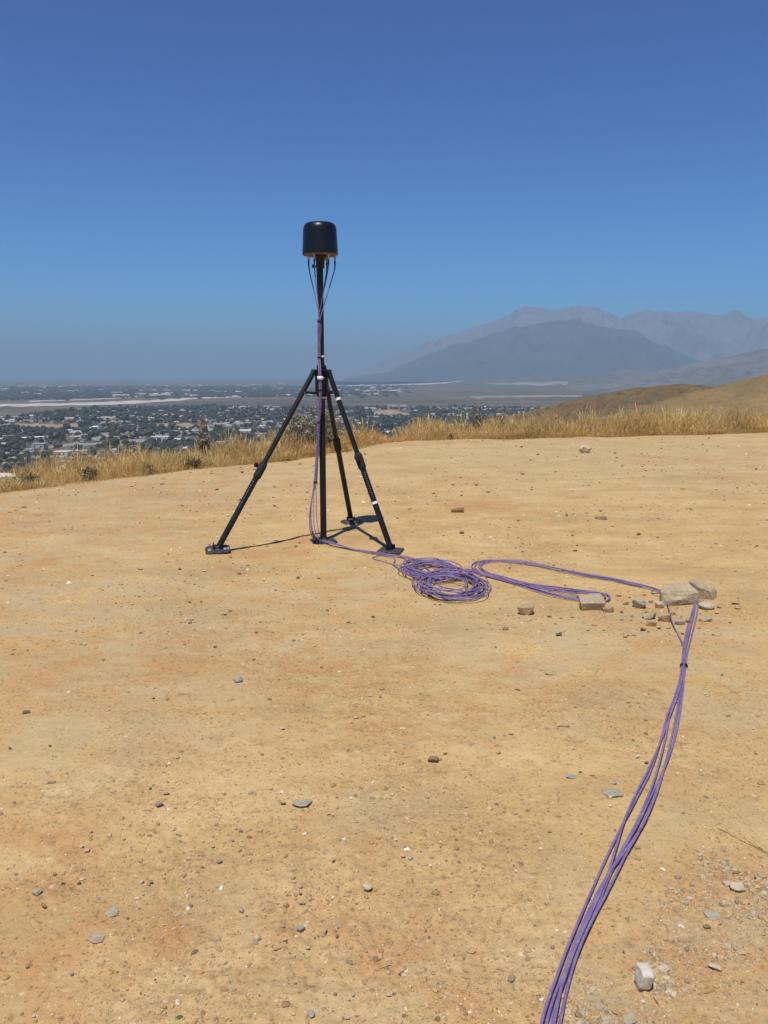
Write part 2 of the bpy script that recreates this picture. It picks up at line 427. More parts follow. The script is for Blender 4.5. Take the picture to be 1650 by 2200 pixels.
def ribbon(name, pts, mat, label, up):
    """pts: (px, py_top, py_bottom) across the photo, laid flat on the plain"""
    xs = np.array([p[0] for p in pts], float); n = 60
    xx = np.linspace(xs[0], xs[-1], n)
    t = np.interp(xx, xs, [p[1] for p in pts]); b = np.interp(xx, xs, [p[2] for p in pts])
    w = (b - t); k = fbm(xx * 0.05, xx * 0 + 3.3 + up, 3, 77)
    t = t + w * 0.45 * k; b = b + w * 0.45 * fbm(xx * 0.06, xx * 0 + 8.3, 3, 78)
    V = []
    for k in range(n):
        V.append(P(xx[k], t[k], up)); V.append(P(xx[k], b[k], up))
    Fc = [[2 * k, 2 * k + 1, 2 * k + 3, 2 * k + 2] for k in range(n - 1)]
    tag(link(name, mesh_np(name, np.array(V), np.array(Fc), mat)), label, None, None, 'structure')
ribbon('riverbed', [(-80, 869, 874), (0, 868.5, 873.5), (150, 865.5, 871), (260, 862, 868), (340, 858.5, 864), (400, 855, 860), (440, 853, 856), (560, 851, 852.2), (640, 846, 849.5), (720, 842, 844), (860, 837, 839.5)], M_SAND, 'pale sandy riverbed crossing the valley', 1.2)
ribbon('riverbed', [(62, 861.2, 863), (150, 858.6, 860.4), (250, 854.6, 856), (330, 848.5, 850.5), (375, 844.4, 846.4), (392, 843, 844)], M_SAND, 'thin pale side channel of the riverbed', 1.2)
ribbon('riverbed', [(720, 827, 830), (800, 825, 829), (900, 823.5, 826.5), (960, 818, 823), (1000, 815, 817)], M_SAND, 'pale wash bending towards the mountains', 1.6)
ribbon('riverbed', [(1040, 824, 825), (1100, 822, 827), (1160, 820, 828), (1220, 820, 826), (1290, 820, 822)], M_DULL, 'wide pale sand flat below the mountains', 1.6)
ribbon('field', [(32, 910, 918), (60, 911, 919), (120, 911, 919.5), (168, 911, 917)], M_FIELD, 'dry tan field among the trees on the plain', 0.8)
ribbon('field', [(800, 886, 892), (830, 881, 893), (850, 881, 891), (880, 889, 893)], M_FIELD, 'dry brown field beyond the grass', 0.8)
ribbon('field', [(330, 911, 917), (400, 910, 919), (450, 913, 918)], M_FIELD, 'dry tan lot among houses left of the tripod', 0.8)
ribbon('field', [(1010, 851, 853.5), (1100, 850, 854), (1250, 848, 852)], M_FIELD, 'long bare field at the far edge of town', 0.8)
ribbon('road', [(90, 960, 964), (160, 952, 958), (330, 943, 948.5), (420, 940, 944)], M_ROAD, 'grey road at the foot of the hill', 0.5)

# ------------------------------------------------------------------ mountains and hills
def hill_material(name, c1, c2, dark, s):
    m = MT(name); a = m.noise(s, 6, 0.6); b = m.noise(s * 6, 6, 0.65)
    c = m.mix(m.ramp(a, 0.38, 0.62), c1, c2)
    c = m.mix(m.ramp(b, 0.50, 0.66, 0, 0.8), c, dark)
    d = m.noise(s * 30, 4, 0.6); c = m.mix(m.ramp(d, 0.54, 0.66, 0, 0.75), c, dark)
    m.color(c).set(0.95, 0.1); return m.m
def terrain(name, prof, D, W, back, mat, label, rough, nscale, floor, naz=420, nd=150, seed=0, az_pad=0.25, foot=0.0, crag=0.0):
    """a range of hills: prof gives its skyline as photo pixels, D how far off its crest lies, W the reach of its near slope"""
    az = np.array([math.atan((p[0] - CX) / F / (CP + (CY - p[1]) / F * SP)) for p in prof])
    el = np.array([(ray(*p)[2]) / math.hypot(ray(*p)[0], ray(*p)[1]) for p in prof])
    A = np.linspace(az[0], az[-1] + az_pad, naz)
    Dd = np.linspace(D - W, D + back, nd)
    E = np.interp(A, az, el)
    E = E + crag * (fbm(A * 45, A * 0 + seed, 4, seed + 9, 0.6))
    AA, RR = np.meshgrid(A, Dd)
    wob = D * 0.05 * fbm(AA * 12, AA * 0, 3, seed + 3)
    t = (RR - D - wob)
    crest = CAM_H + (D + wob) * E[None, :] 
    up = np.where(t < 0, np.clip(1 + t / (W * 0.92 + wob), 0, 1), np.clip(1 - t / back, 0, 1))
    shape = sstep(0, 1, up) * 0.5 + up * 0.5
    X = RR * np.sin(AA); Y = RR * np.cos(AA)
    rise = np.maximum(crest - floor, 0)
    n = ridged(X * nscale, Y * nscale, 6, seed) - 0.62
    Z = floor - foot + (rise + foot) * np.clip(shape + n * rough * (0.07 + 1.1 * shape * (1.02 - shape) * 4) , 0, 1.25)
    nr, na = X.shape
    V = np.stack([X, Y, Z], -1).reshape(-1, 3)
    V[:, 2] = np.maximum(V[:, 2], PLAIN_Z - 0.8)
    i = np.arange(nr - 1)[:, None] * na; j = np.arange(na - 1)[None, :]
    Fc = np.stack([i + j, i + j + 1, i + na + j + 1, i + na + j], -1).reshape(-1, 4)[:, ::-1]
    return tag(link(name, mesh_np(name, V, Fc, mat, True)), label, None, None, 'structure')

M_MT1 = hill_material('haze_tinted_bare_slope', (0.23, 0.225, 0.225), (0.17, 0.17, 0.175), (0.10, 0.11, 0.115), 0.0006)  # bare rock, lightened and cooled: part of the haze is in this colour
M_MT2 = hill_material('haze_tinted_chaparral', (0.065, 0.085, 0.092), (0.085, 0.10, 0.105), (0.045, 0.06, 0.068), 0.0008)  # scrub colour shifted towards blue to add distance haze
M_MT3 = hill_material('scrub_foothill', (0.13, 0.12, 0.105), (0.19, 0.165, 0.135), (0.065, 0.07, 0.06), 0.0015)
terrain('mountain', [(700, 818), (760, 800), (830, 775), (900, 745), (950, 722), (1000, 705), (1050, 693), (1090, 681), (1110, 668), (1130, 661), (1160, 663), (1185, 668), (1215, 661), (1250, 659), (1280, 661), (1310, 672), (1335, 684), (1350, 676), (1390, 667), (1410, 672), (1440, 675), (1480, 672), (1520, 676), (1550, 683), (1585, 674), (1615, 685), (1650, 680), (1720, 690)],
        22000, 7000, 5000, M_MT1, 'tall hazy bare mountain ridge on the horizon', 0.75, 0.00055, PLAIN_Z + 50, 460, 170, 11, crag=0.0009)
terrain('mountain', [(720, 818), (830, 800), (900, 768), (980, 742), (1050, 720), (1110, 704), (1160, 695), (1205, 691), (1255, 692), (1300, 697), (1350, 709), (1390, 726), (1440, 750), (1500, 772), (1580, 788), (1650, 790)],
        17500, 5200, 3500, M_MT2, 'darker scrub covered mountain in front of the far ridge', 0.80, 0.0007, PLAIN_Z + 50, 420, 150, 23, crag=0.0007)
terrain('hills', [(1220, 818), (1260, 806), (1300, 799), (1340, 796), (1400, 801), (1450, 790), (1500, 780), (1550, 770), (1600, 758), (1650, 748), (1720, 745)],
        10500, 3200, 2500, M_MT3, 'low scrubby foothills below the mountains', 0.70, 0.0013, PLAIN_Z + 30, 320, 120, 37, foot=60, crag=0.001)
M_SCAR = plain_mat('pale_quarry_scar', (0.50, 0.43, 0.34), 0.95, 0.1, 0, 0.1, 0.01)
M_HILL_A = hill_material('dark_brown_scrub_hill', (0.135, 0.095, 0.052), (0.17, 0.12, 0.064), (0.06, 0.052, 0.032), 0.03)
M_HILL_B = hill_material('golden_grass_hill', (0.27, 0.19, 0.09), (0.20, 0.145, 0.07), (0.15, 0.115, 0.06), 0.02)
terrain('hill', [(1010, 906), (1100, 889), (1180, 875), (1230, 862), (1290, 845), (1340, 836), (1390, 829), (1440, 825), (1480, 826), (1520, 830), (1560, 838), (1620, 850), (1700, 858)],
        520, 300, 330, M_HILL_A, 'dark brown scrubby hill beyond the grass', 0.16, 0.014, -152, 260, 150, 51)
terrain('hill', [(1150, 935), (1260, 905), (1330, 888), (1400, 868), (1450, 852), (1500, 842), (1550, 831), (1600, 821), (1650, 812), (1720, 800)],
        330, 220, 300, M_HILL_B, 'golden grassy hillside at the right edge', 0.24, 0.011, -152, 260, 150, 63)

# ------------------------------------------------------------------ haze
def build_haze():
    h = MB(); h.box((0, 0, 820.0), 140000, 140000, 1948.0)     # from -154 to 1794
    m = bpy.data.materials.new('valley_haze'); m.use_nodes = True
    n, l = m.node_tree.nodes, m.node_tree.links; n.clear()
    v = n.new('ShaderNodeVolumePrincipled'); o = n.new('ShaderNodeOutputMaterial')
    v.inputs['Color'].default_value = (0.41, 0.58, 0.75, 1); v.inputs['Density'].default_value = 7.8e-5
    v.inputs['Anisotropy'].default_value = 0.0
    v.inputs['Density Attribute'].default_value = ''; v.inputs['Color Attribute'].default_value = ''; v.inputs['Temperature Attribute'].default_value = ''
    l.new(v.outputs[0], o.inputs['Volume'])
    tag(h.build('haze', m), 'thin blue grey haze filling the valley air', None, None, 'stuff')
build_haze()
#==PART2==
# ------------------------------------------------------------------ tripod with antenna mast
BASE = G(693, 1163)                          # where the mast stands
YM = BASE[1]
def mz(py): return float(on_y(693, py, YM)[2])
MX = float(on_y(691.5, 850, YM)[0])
def on_mast(px, py, dy=0.0): return on_y(px, py, YM + dy)
Z_TOP, Z_HING, Z_BRACE = mz(549), mz(799), mz(842)
def rel(p): return tuple(np.array(p, float) - np.array(TRI['_w']))

TRI = empty('tripod_mast', (MX, YM, BASE[2])); TRI['_w'] = (MX, YM, float(BASE[2]))
tag(TRI, 'tall black tripod with central mast carrying the antenna', 'tripod')
mb = MB(); mb.cyl((MX, YM, BASE[2] + 0.01), (MX, YM, mz(782)), 0.0305, 0.0305, 28); mast = mb.build('mast', M_BLACK, TRI)
mast['_w'] = TRI['_w']
mb = MB(); mb.cyl((MX, YM, mz(782)), (MX, YM, mz(566)), 0.0262, 0.0262, 28); mb.build('upper_tube', M_BLACK, mast)
mb = MB(); mb.cyl((MX, YM, mz(768)), (MX, YM, mz(763.5)), 0.0275, 0.0275, 28); mb.build('white_band', M_WHITE, mast)
a = rad(17); Xa = (math.cos(a), math.sin(a), 0); Ya = (-math.sin(a), math.cos(a), 0)
mb = MB(); mb.prism((MX, YM, BASE[2] - 0.004), rounded(0.235, 0.235, 0.03), [(0, 1), (0.012, 1), (0.018, 0.97)], Xa, Ya)
mb.cyl((MX, YM, BASE[2] + 0.012), (MX, YM, BASE[2] + 0.045), 0.044, 0.040, 24)
for sx in (-1, 1):
    for sy in (-1, 1):
        q = np.array((MX, YM, BASE[2] + 0.013)) + np.array(Xa) * 0.085 * sx + np.array(Ya) * 0.085 * sy
        mb.cyl(q, q + np.array((0, 0, 0.009)), 0.008, 0.007, 8)
mb.build('base_plate', M_FOOT, TRI)
# hub
z0, z1 = mz(846), mz(797)
mb = MB(); mb.lathe((MX, YM, 0), [(0.031, z0 - 0.002), (0.060, z0 - 0.002), (0.063, z0 + 0.004), (0.063, z1 - 0.004), (0.060, z1), (0.031, z1)], 40)
hub = mb.build('hub', M_BLACK, TRI); hub['_w'] = TRI['_w']
mb = MB(); mb.prism((MX, YM, z1), [(0.088 * math.cos(rad(t)), 0.088 * math.sin(rad(t))) for t in range(0, 360, 30)], [(0.001, 1), (0.011, 1), (0.014, 0.97)]); mb.build('top_flange', M_BLACK, hub)
mb = MB(); mb.lathe((MX, YM, 0), [(0.031, z1 + 0.014), (0.047, z1 + 0.014), (0.047, z1 + 0.048), (0.042, z1 + 0.053), (0.031, z1 + 0.053)], 32); mb.build('clamp_collar', M_BLACK, hub)
mb = MB(); mb.lathe((MX, YM, 0), [(0.031, mz(858)), (0.046, mz(858)), (0.046, z0 - 0.006), (0.031, z0 - 0.006)], 32); mb.build('lower_collar', M_BLACK, hub)
mb = MB(); mb.lathe((MX, YM, 0), [(0.0463, mz(856)), (0.0475, mz(856)), (0.0475, mz(852)), (0.0463, mz(852))], 32); mb.build('white_band', M_WHITE, hub)

def unit(v): v = np.array(v, float); return v / np.linalg.norm(v)
def frame(d):
    d = unit(d); s = unit(np.cross(d, (0, 0, 1.0))); u = np.cross(s, d); return d, s, u
def leg(px, py, clamp_t, foot, label, tapes, scale, knob_side, r_up=0.0235):
    g = G(px, py); foot_p = g + np.array((0, 0, 0.035))
    h = np.array((foot_p[0] - MX, foot_p[1] - YM, 0)); hd = unit(h)
    top = np.array((MX, YM, Z_HING)) + hd * 0.082
    d, s, u = frame(foot_p - top); L = np.linalg.norm(foot_p - top)
    at = lambda t: top + d * L * t
    b = MB(); b.cyl(top - d * 0.015, at(clamp_t) , r_up, r_up, 20); o = b.build('leg', M_BLACK, TRI); o['_w'] = TRI['_w']; o['label'] = label
    b = MB(); b.cyl(at(clamp_t - 0.005), at(0.985), 0.0275, 0.0275, 20); b.build('lower_tube', M_BLACK, o)
    # telescoping clamp with its knob
    c0, c1 = at(clamp_t - 0.025), at(clamp_t + 0.045)
    b = MB(); b.cyl(c0 - d * 0.02, c0, 0.029, 0.036, 18); b.cyl(c0, c1, 0.0375, 0.0375, 18); b.cyl(c1, c1 + d * 0.015, 0.0375, 0.030, 18)
    b.build('clamp', M_RUBBER, o)
    k0 = at(clamp_t - 0.012); kd = unit(s * knob_side + u * 0.25 - np.array((0, 0.35, 0)))
    b = MB(); b.cyl(k0 + kd * 0.03, k0 + kd * 0.062, 0.007, 0.007, 10); b.build('knob_stem', M_BLACK, o)
    b = MB(); b.cyl(k0 + kd * 0.060, k0 + kd * 0.066, 0.019, 0.024, 16); b.cyl(k0 + kd * 0.066, k0 + kd * 0.082, 0.024, 0.024, 16); b.cyl(k0 + kd * 0.082, k0 + kd * 0.086, 0.024, 0.018, 16)
    b.build('knob', M_RUBBER, o)
    # hinge lug at the hub and brace to the hub's lower rim
    b = MB(); hs = np.cross(hd, (0, 0, 1.0))
    for k in (-1, 1): b.box(top - hd * 0.012 + hs * 0.029 * k - np.array((0, 0, 0.006)), 0.046, 0.007, 0.055, hd, hs, (0, 0, 1))
    b.cyl(top - hs * 0.036, top + hs * 0.036, 0.007, 0.007, 10); b.build('hinge', M_BLACK, o)
    tb = (Z_BRACE - top[2]) / (d[2] * L); pb = at(tb); q0 = np.array((MX, YM, Z_BRACE - 0.012)) + hd * 0.058
    b = MB(); bd = unit(pb - q0); bs = np.cross(bd, (0, 0, 1.0)); bs = unit(bs); bu = np.cross(bs, bd)
    for k in (-1, 1): b.box((q0 + pb) / 2 + bs * 0.027 * k, np.linalg.norm(pb - q0) + 0.02, 0.006, 0.022, bd, bs, bu)
    b.cyl(pb - bs * 0.035, pb + bs * 0.035, 0.006, 0.006, 8); b.cyl(q0 - bs * 0.035, q0 + bs * 0.035, 0.006, 0.006, 8)
    b.build('brace', M_BLACK, o)
    for k in (-1, 1):
        b = MB(); b.cyl(pb + bs * 0.0352 * k, pb + bs * 0.039 * k, 0.006, 0.005, 8); b.build('bolt', M_STEEL, o)
    for t in tapes:
        r = (0.0285 if t > clamp_t else r_up + 0.001)
        b = MB(); b.cyl(at(t) - d * 0.012, at(t) + d * 0.012, r, r, 20); b.build('white_tape', M_WHITE, o)
    if scale:
        b = MB(); view = unit(np.array((0, 0, CAM_H)) - at(clamp_t + 0.1)); nrm = unit(view - d * np.dot(view, d)); sd = np.cross(d, nrm)
        nrm = unit(nrm + sd * scale); sd = np.cross(d, nrm)
        for k in range(13):
            p = at(clamp_t + 0.075 + 0.0115 * k) + nrm * 0.0277
            b.box(p, 0.004, 0.006 if k % 5 else 0.010, 0.0012, d, sd, nrm)
        b.build('scale_marks', M_GREYMARK, o)['kind'] = 'stuff'
    # foot
    if foot == 'round':
        b = MB(); b.lathe((g[0], g[1], g[2]), [(0.0, 0.0), (0.112, -0.004), (0.116, 0.004), (0.112, 0.016), (0.060, 0.022), (0.0, 0.022)], 36)
    elif foot == 'square':
        a2 = rad(-14); b = MB(); b.prism((g[0], g[1], g[2] - 0.003), rounded(0.225, 0.225, 0.022), [(0, 1), (0.016, 1), (0.022, 0.97)], (math.cos(a2), math.sin(a2), 0), (-math.sin(a2), math.cos(a2), 0))
    else:
        a2 = rad(16); X = np.array((math.cos(a2), math.sin(a2), 0.03)); tilt = rad(15); Y = np.array((-math.sin(a2) * math.cos(tilt), math.cos(a2) * math.cos(tilt), math.sin(tilt)))
        X = unit(X); Y = unit(Y - X * np.dot(X, Y)); Z = np.cross(X, Y)
        b = MB(); b.prism(g + np.array((0, 0.0, 0.026)), [(x * 1.0, y) for x, y in [(-.112, -.05), (-.085, -.075), (.085, -.075), (.112, -.05), (.112, .05), (.085, .075), (-.085, .075), (-.112, .05)]], [(-0.010, 0.97), (-0.005, 1), (0.005, 1), (0.009, 0.96)], X, Y, Z)
    fp = b.build('foot_plate', M_FOOT, o)
    b = MB()
    if foot == 'tilted':
        M_STK = plain_mat('worn_grey_sticker', (0.30, 0.31, 0.33), 0.6, 0.3, 0, 0.6, 60)
        for (x, y, w, dd) in ((-0.075, -0.01, 0.024, 0.05), (0.066, -0.005, 0.026, 0.045), (0.094, -0.005, 0.012, 0.04)):
            c = g + np.array((0, 0, 0.026)) + X * x + Y * y + Z * 0.0102
            lab = MB(); lab.box(c, w, dd, 0.0015, X, Y, Z); lab.build('sticker', M_STK, o)
        for k in (-1, 1): b.box(g + np.array((0, 0, 0.062)) + X * 0.035 * k, 0.009, 0.055, 0.05, X, Y, Z)
        b.cyl(g + np.array((0, 0, 0.068)) - X * 0.05, g + np.array((0, 0, 0.068)) + X * 0.05, 0.008, 0.008, 10)
    else:
        for k in (-1, 1): b.box(g + np.array((0, 0, 0.040)) + hs * 0.036 * k, 0.055, 0.009, 0.05, hd, hs, (0, 0, 1))
        b.cyl(g + np.array((0, 0, 0.047)) - hs * 0.05, g + np.array((0, 0, 0.047)) + hs * 0.05, 0.008, 0.008, 10)
    b.build('foot_pivot', M_BLACK, o)
    return o
leg(468, 1187, 0.555, 'tilted', 'left leg with round knob and printed scale', [], 0.35, 1)
leg(839, 1185, 0.50, 'square', 'right leg with two white tape bands', [0.155, 0.745], -0.15, 1)
leg(754, 1122, 0.445, 'round', 'rear leg standing on a round plate', [], 0, -1)
#
# ------------------------------------------------------------------ antenna
ZA = Z_TOP
ANT = empty('antenna', (MX, YM, ZA)); ANT['_w'] = (MX, YM, ZA)
tag(ANT, 'black dome shaped antenna on top of the mast', 'antenna')
H = mz(477) - ZA
mb = MB(); prof = [(0.150, 0.012), (0.1655, 0.012), (0.1662, 0.020), (0.1650, 0.026), (0.1545, H * 0.74)]
for k in range(1, 11):
    t = rad(90 * k / 10); prof.append((0.1545 - 0.045 * (1 - math.cos(t)) , H * 0.74 + (H * 0.965 - H * 0.74) * math.sin(t)))
prof += [(0.09, H * 0.978), (0.06, H * 0.990), (0.03, H * 0.997), (0.0, H)]
mb.lathe((MX, YM, ZA), prof, 72); mb.build('radome', M_RADOME, ANT)
mb = MB(); mb.lathe((MX, YM, ZA), [(0.0, 0.0), (0.158, 0.0), (0.161, 0.004), (0.161, 0.013), (0.0, 0.013)], 64); bp = mb.build('base_plate', M_COPPER, ANT); bp['_w'] = ANT['_w']
mb = MB(); mb.lathe((MX, YM, ZA), [(0.030, -0.115), (0.040, -0.112), (0.040, -0.05), (0.058, -0.018), (0.072, -0.012), (0.072, -0.001), (0.0, -0.001)], 32); neck = mb.build('neck', M_BLACK, ANT); neck['_w'] = ANT['_w']
mb = MB(); mb.cyl((MX - 0.038, YM - 0.01, ZA - 0.098), (MX - 0.062, YM - 0.015, ZA - 0.098), 0.007, 0.007, 10); mb.cyl((MX - 0.060, YM - 0.015, ZA - 0.098), (MX - 0.075, YM - 0.018, ZA - 0.098), 0.016, 0.016, 14); mb.build('clamp_knob', M_RUBBER, neck)
CONN = [(663, -0.01, 'leftmost'), (675, -0.105, 'left front'), (680.5, 0.10, 'left rear'), (705.5, -0.10, 'right front'), (702, 0.10, 'right rear'), (719.5, 0.0, 'rightmost')]
CP3 = []
for (px, dy, nm) in CONN:
    p = on_mast(px, 549, dy); p = np.array((p[0], p[1], ZA))
    CP3.append(p)
    mb = MB(); mb.cyl(p + (0, 0, 0.0), p - (0, 0, 0.018), 0.0125, 0.0125, 8); mb.cyl(p - (0, 0, 0.016), p - (0, 0, 0.052), 0.0085, 0.0085, 12)
    mb.cyl(p - (0, 0, 0.036), p - (0, 0, 0.048), 0.0105, 0.0105, 12); mb.build('connector', M_STEEL, ANT)

# ------------------------------------------------------------------ cables
def catmull(P, step):
    P = np.array(P, float); out = []
    Q = np.vstack([2 * P[0] - P[1], P, 2 * P[-1] - P[-2]])
    for i in range(1, len(Q) - 2):
        p0, p1, p2, p3 = Q[i - 1:i + 3]; n = max(2, int(np.linalg.norm(p2 - p1) / step))
        # centripetal-ish: plain Catmull-Rom with tension
        for k in range(n):
            t = k / n
            out.append(0.5 * ((2 * p1) + (-p0 + p2) * t + (2 * p0 - 5 * p1 + 4 * p2 - p3) * t * t + (-p0 + 3 * p1 - 3 * p2 + p3) * t ** 3))
    out.append(P[-1]); return np.array(out)
def tube(path, r, n=7):
    T = np.gradient(path, axis=0); T /= np.maximum(np.linalg.norm(T, axis=1)[:, None], 1e-9)
    N = np.zeros_like(path); a = np.cross(T[0], (0.3, 0.2, 1.0)); a /= np.linalg.norm(a)
    for i in range(len(path)):
        a = a - T[i] * np.dot(a, T[i]); a /= max(np.linalg.norm(a), 1e-9); N[i] = a
    B = np.cross(T, N); th = np.arange(n) * 2 * math.pi / n
    V = path[:, None, :] + r * (np.cos(th)[None, :, None] * N[:, None, :] + np.sin(th)[None, :, None] * B[:, None, :])
    m = len(path); i = np.arange(m - 1)[:, None] * n; j = np.arange(n)[None, :]; j2 = (j + 1) % n
    Fc = np.stack([i + j, i + j2, i + n + j2, i + n + j], -1).reshape(-1, 4)
    return V.reshape(-1, 3), Fc
CR = 0.0044
def gp(px, py, up=0.0):
    p = G(px, py, False); return p + np.array((0, 0, CR + 0.002 + up))
# bundle centre line: (px, py, half width in m)
HEAD = [(700, 1170, .030), (722, 1176, .022), (760, 1183, .025), (800, 1189, .030), (832, 1195, .035)]
OUT = [(1000, 1228, .05), (1030, 1236, .05), (1065, 1243, .05), (1110, 1254, .05), (1150, 1262, .07), (1200, 1268, .08), (1250, 1274, .06), (1285, 1277, .04), (1303, 1281, .04),
       (1304, 1291, .05), (1280, 1296, .05), (1240, 1290, .06), (1200, 1281, .07), (1150, 1268, .06), (1110, 1256, .04), (1070, 1245, .04), (1042, 1236, .04), (1026, 1226, .04), (1022, 1218, .045), (1030, 1211, .055), (1050, 1207.5, .065), (1085, 1207, .075),
       (1130, 1212, .07), (1180, 1222, .05), (1220, 1231, .04), (1260, 1239, .03), (1310, 1247, .025), (1360, 1258, .025), (1400, 1267, .03), (1425, 1275, .03), (1455, 1284, .03), (1480, 1287, .03),
       (1494, 1298, .018), (1493, 1318, .022), (1487, 1342, .025), (1479, 1372, .027), (1473, 1402, .023), (1470, 1435, .016), (1466, 1470, .018), (1459, 1505, .028), (1449, 1545, .040), (1434, 1600, .046), (1411, 1665, .048),
       (1390, 1715, .050), (1363, 1778, .046), (1332, 1838, .038), (1306, 1892, .030), (1281, 1945, .024), (1252, 2010, .019), (1231, 2060, .018), (1212, 2112, .018), (1194, 2170, .020), (1180, 2225, .022), (1165, 2300, .025), (1140, 2420, .03)]
rc = np.random.default_rng(3)
TIE_SPOTS = {}
def bundle_offsets(n, i):
    """slow wandering of strand i across the bundle, -1..1 sideways and 0..1 upwards"""
    t = np.arange(n) * 0.23
    base = -1 + 2 * (i + 0.5) / 6
    side = 0.75 * base + 0.75 * fbm(t, t * 0 + i * 7.3, 2, 200 + i)
    up = np.clip(0.5 + 1.0 * fbm(t * 0.9, t * 0 + i * 3.1, 2, 300 + i), 0, 1)
    return side, up
def cable(i):
    pts = []
    c = CP3[i]
    start = c - np.array((0, 0, 0.050))
    pts += [start, start - np.array((0, 0, 0.06))]
    ang = 2 * math.pi * i / 6; ox, oy = 0.011 * math.cos(ang), 0.011 * math.sin(ang)
    def v(px, py, dy, k=1.0): p = on_mast(px, py, dy); return p + np.array((ox * k, oy * k, 0))
    mid = v(686, 690, -0.048); pts.append(start * 0.55 + mid * 0.45 + np.array((0.07 * (start[0] - mid[0]), 0.05 * (start[1] - mid[1]), 0.0)))
    pts += [mid, v(685.5, 730, -0.05), v(685.5, 768, -0.06), v(686.5, 790, -0.105), v(687.5, 812, -0.115), v(688.5, 838, -0.115), v(688.5, 860, -0.10), v(687, 885, -0.075), v(684.5, 907, -0.07), v(683, 950, -0.075), v(680, 1000, -0.09), v(677.5, 1036, -0.10)]
    sp = (i - 2.5)
    pts += [v(672 + sp * 2.6, 1075, -0.13, 1.4), v(670 + sp * 3.6, 1115, -0.16, 1.4), v(674.5 + sp * 4.0, 1145, -0.20, 1.2)]
    e = G(683 + sp * 3.4, 1164.5 - abs(sp)); pts.append(e + np.array((0, 0, 0.030)))
    so, uo = bundle_offsets(len(HEAD), i)
    for k, (px, py, w) in enumerate(HEAD):
        p = gp(px, py); pts.append(p + np.array((0.2 * so[k] * w, so[k] * w * 2.0, uo[k] * 0.014 + (0.016 if px < 735 else 0))))
    # coil
    ca = i in (0, 2, 3)
    cx, cy, rx, ry, a0 = ((919, 1229.5, 0.205, 0.27, 150) if ca else (974, 1264, 0.235, 0.36, 120))
    C0 = G(cx, cy, False); turns = 5 if i % 2 == 0 else 6
    if i == 5:   # stray front strand
        pts += [gp(800, 1200), gp(840, 1213), gp(872, 1232, .012)]
    elif i == 1: pts += [gp(848, 1203, .01), gp(846, 1214, .004), gp(858, 1222, .02)]
    else: pts += [gp(866 + 6 * i, 1200 + i, .008)]
    nseg = 9; tot = turns * nseg + int(nseg * (0.55 if ca else 0.45))
    jx = jy = 0; rr = 1.0
    for k in range(tot):
        if k % nseg == 0:
            jx, jy = rc.normal(0, 0.030), rc.normal(0, 0.040); rr = rc.uniform(0.68, 1.08)
        t = rad(a0) - 2 * math.pi * k / nseg
        f = (k % nseg) / nseg
        R = rr + 0.055 * rc.normal()
        lvl = (k / nseg + (i % 3) * 0.37) / 6.5
        pts.append(C0 + np.array((R * rx * math.cos(t) + jx, R * ry * math.sin(t) + jy, CR + 0.003 + 0.042 * lvl + 0.006 * rc.random())))
    so, uo = bundle_offsets(len(OUT), i)
    stray = (i == 4)
    for k, (px, py, w) in enumerate(OUT):
        if stray and 1410 < px < 1500 and 1268 < py < 1380:
            if py < 1280: pts += [gp(1400, 1276), gp(1421, 1286, .03), gp(1432, 1300, .03), gp(1438, 1318, .012), gp(1442, 1337, .018), gp(1452, 1357), gp(1463, 1378)]
            continue
        p = gp(px, py); q0 = np.array(gp(*OUT[max(k - 1, 0)][:2])); q1 = np.array(gp(*OUT[min(k + 1, len(OUT) - 1)][:2]))
        tdir = q1 - q0; tdir[2] = 0; tdir = unit(tdir); sd = np.array((-tdir[1], tdir[0], 0))
        pts.append(p + sd * so[k] * w + np.array((0, 0, uo[k] * (0.014 if w > .02 else .02))))
    path = catmull(pts, 0.035)
    # keep every strand on or above the dirt
    gz = hill_z(path[:, 0], path[:, 1]); path[:, 2] = np.maximum(path[:, 2], gz + CR * 0.7)
    V, Fc = tube(path, CR, 8)
    o = link('cable', mesh_np('cable', V, Fc, M_PURPLE, True))
    tag(o, 'purple cable plugged into the %s connector under the antenna' % CONN[i][2], 'cable', 'purple cables running from the antenna')
    bpath = path[:int(3 + 0.16 / 0.035)]
    mb = MB(); mb.cyl(start + (0, 0, 0.008), start - (0, 0, 0.045), 0.0088, 0.0066, 12); mb.cyl(start - (0, 0, 0.045), path[3], 0.0064, 0.0052, 12); mb.build('plug_boot', M_RUBBER, o)
    V, Fc = tube(path[3:8 if i not in (1, 4) else 6], CR * 1.12, 8)
    link('heat_shrink_sleeve', mesh_np('heat_shrink_sleeve', V, Fc, M_RUBBER, True), o)
    return path
PATHS = [cable(i) for i in range(6)]
def wrap(name, z, mat, r, h, label, cat):
    ps = []
    for pth in PATHS:
        k = int(np.argmin(np.abs(pth[:120, 2] - z))); ps.append(pth[k])
    c = np.mean(ps, 0)
    mb = MB(); mb.lathe((0, 0, 0), [(r - 0.003, -h / 2), (r, -h / 2), (r, h / 2), (r - 0.003, h / 2)], 20)
    mb.cyl((r - 0.002, -0.004, 0), (r + 0.010, -0.007, 0.002), 0.0045, 0.0035, 6)
    o = mb.build(name, mat); o.location = c
    tag(o, label, cat)
wrap('cable_tie', mz(690), M_RUBBER, 0.019, 0.018, 'black tie gathering the cables just below the antenna', 'cable tie')
wrap('cable_tie', mz(767), M_RUBBER, 0.0185, 0.014, 'black tie holding the cables beside the white mast band', 'cable tie')
wrap('cable_wrap', mz(811), M_WHITE, 0.027, 0.034, 'white wrap around the cables in front of the tripod hub', 'cable wrap')
wrap('cable_tie', mz(837), M_RUBBER, 0.0185, 0.014, 'black tie on the cables just below the white wrap', 'cable tie')
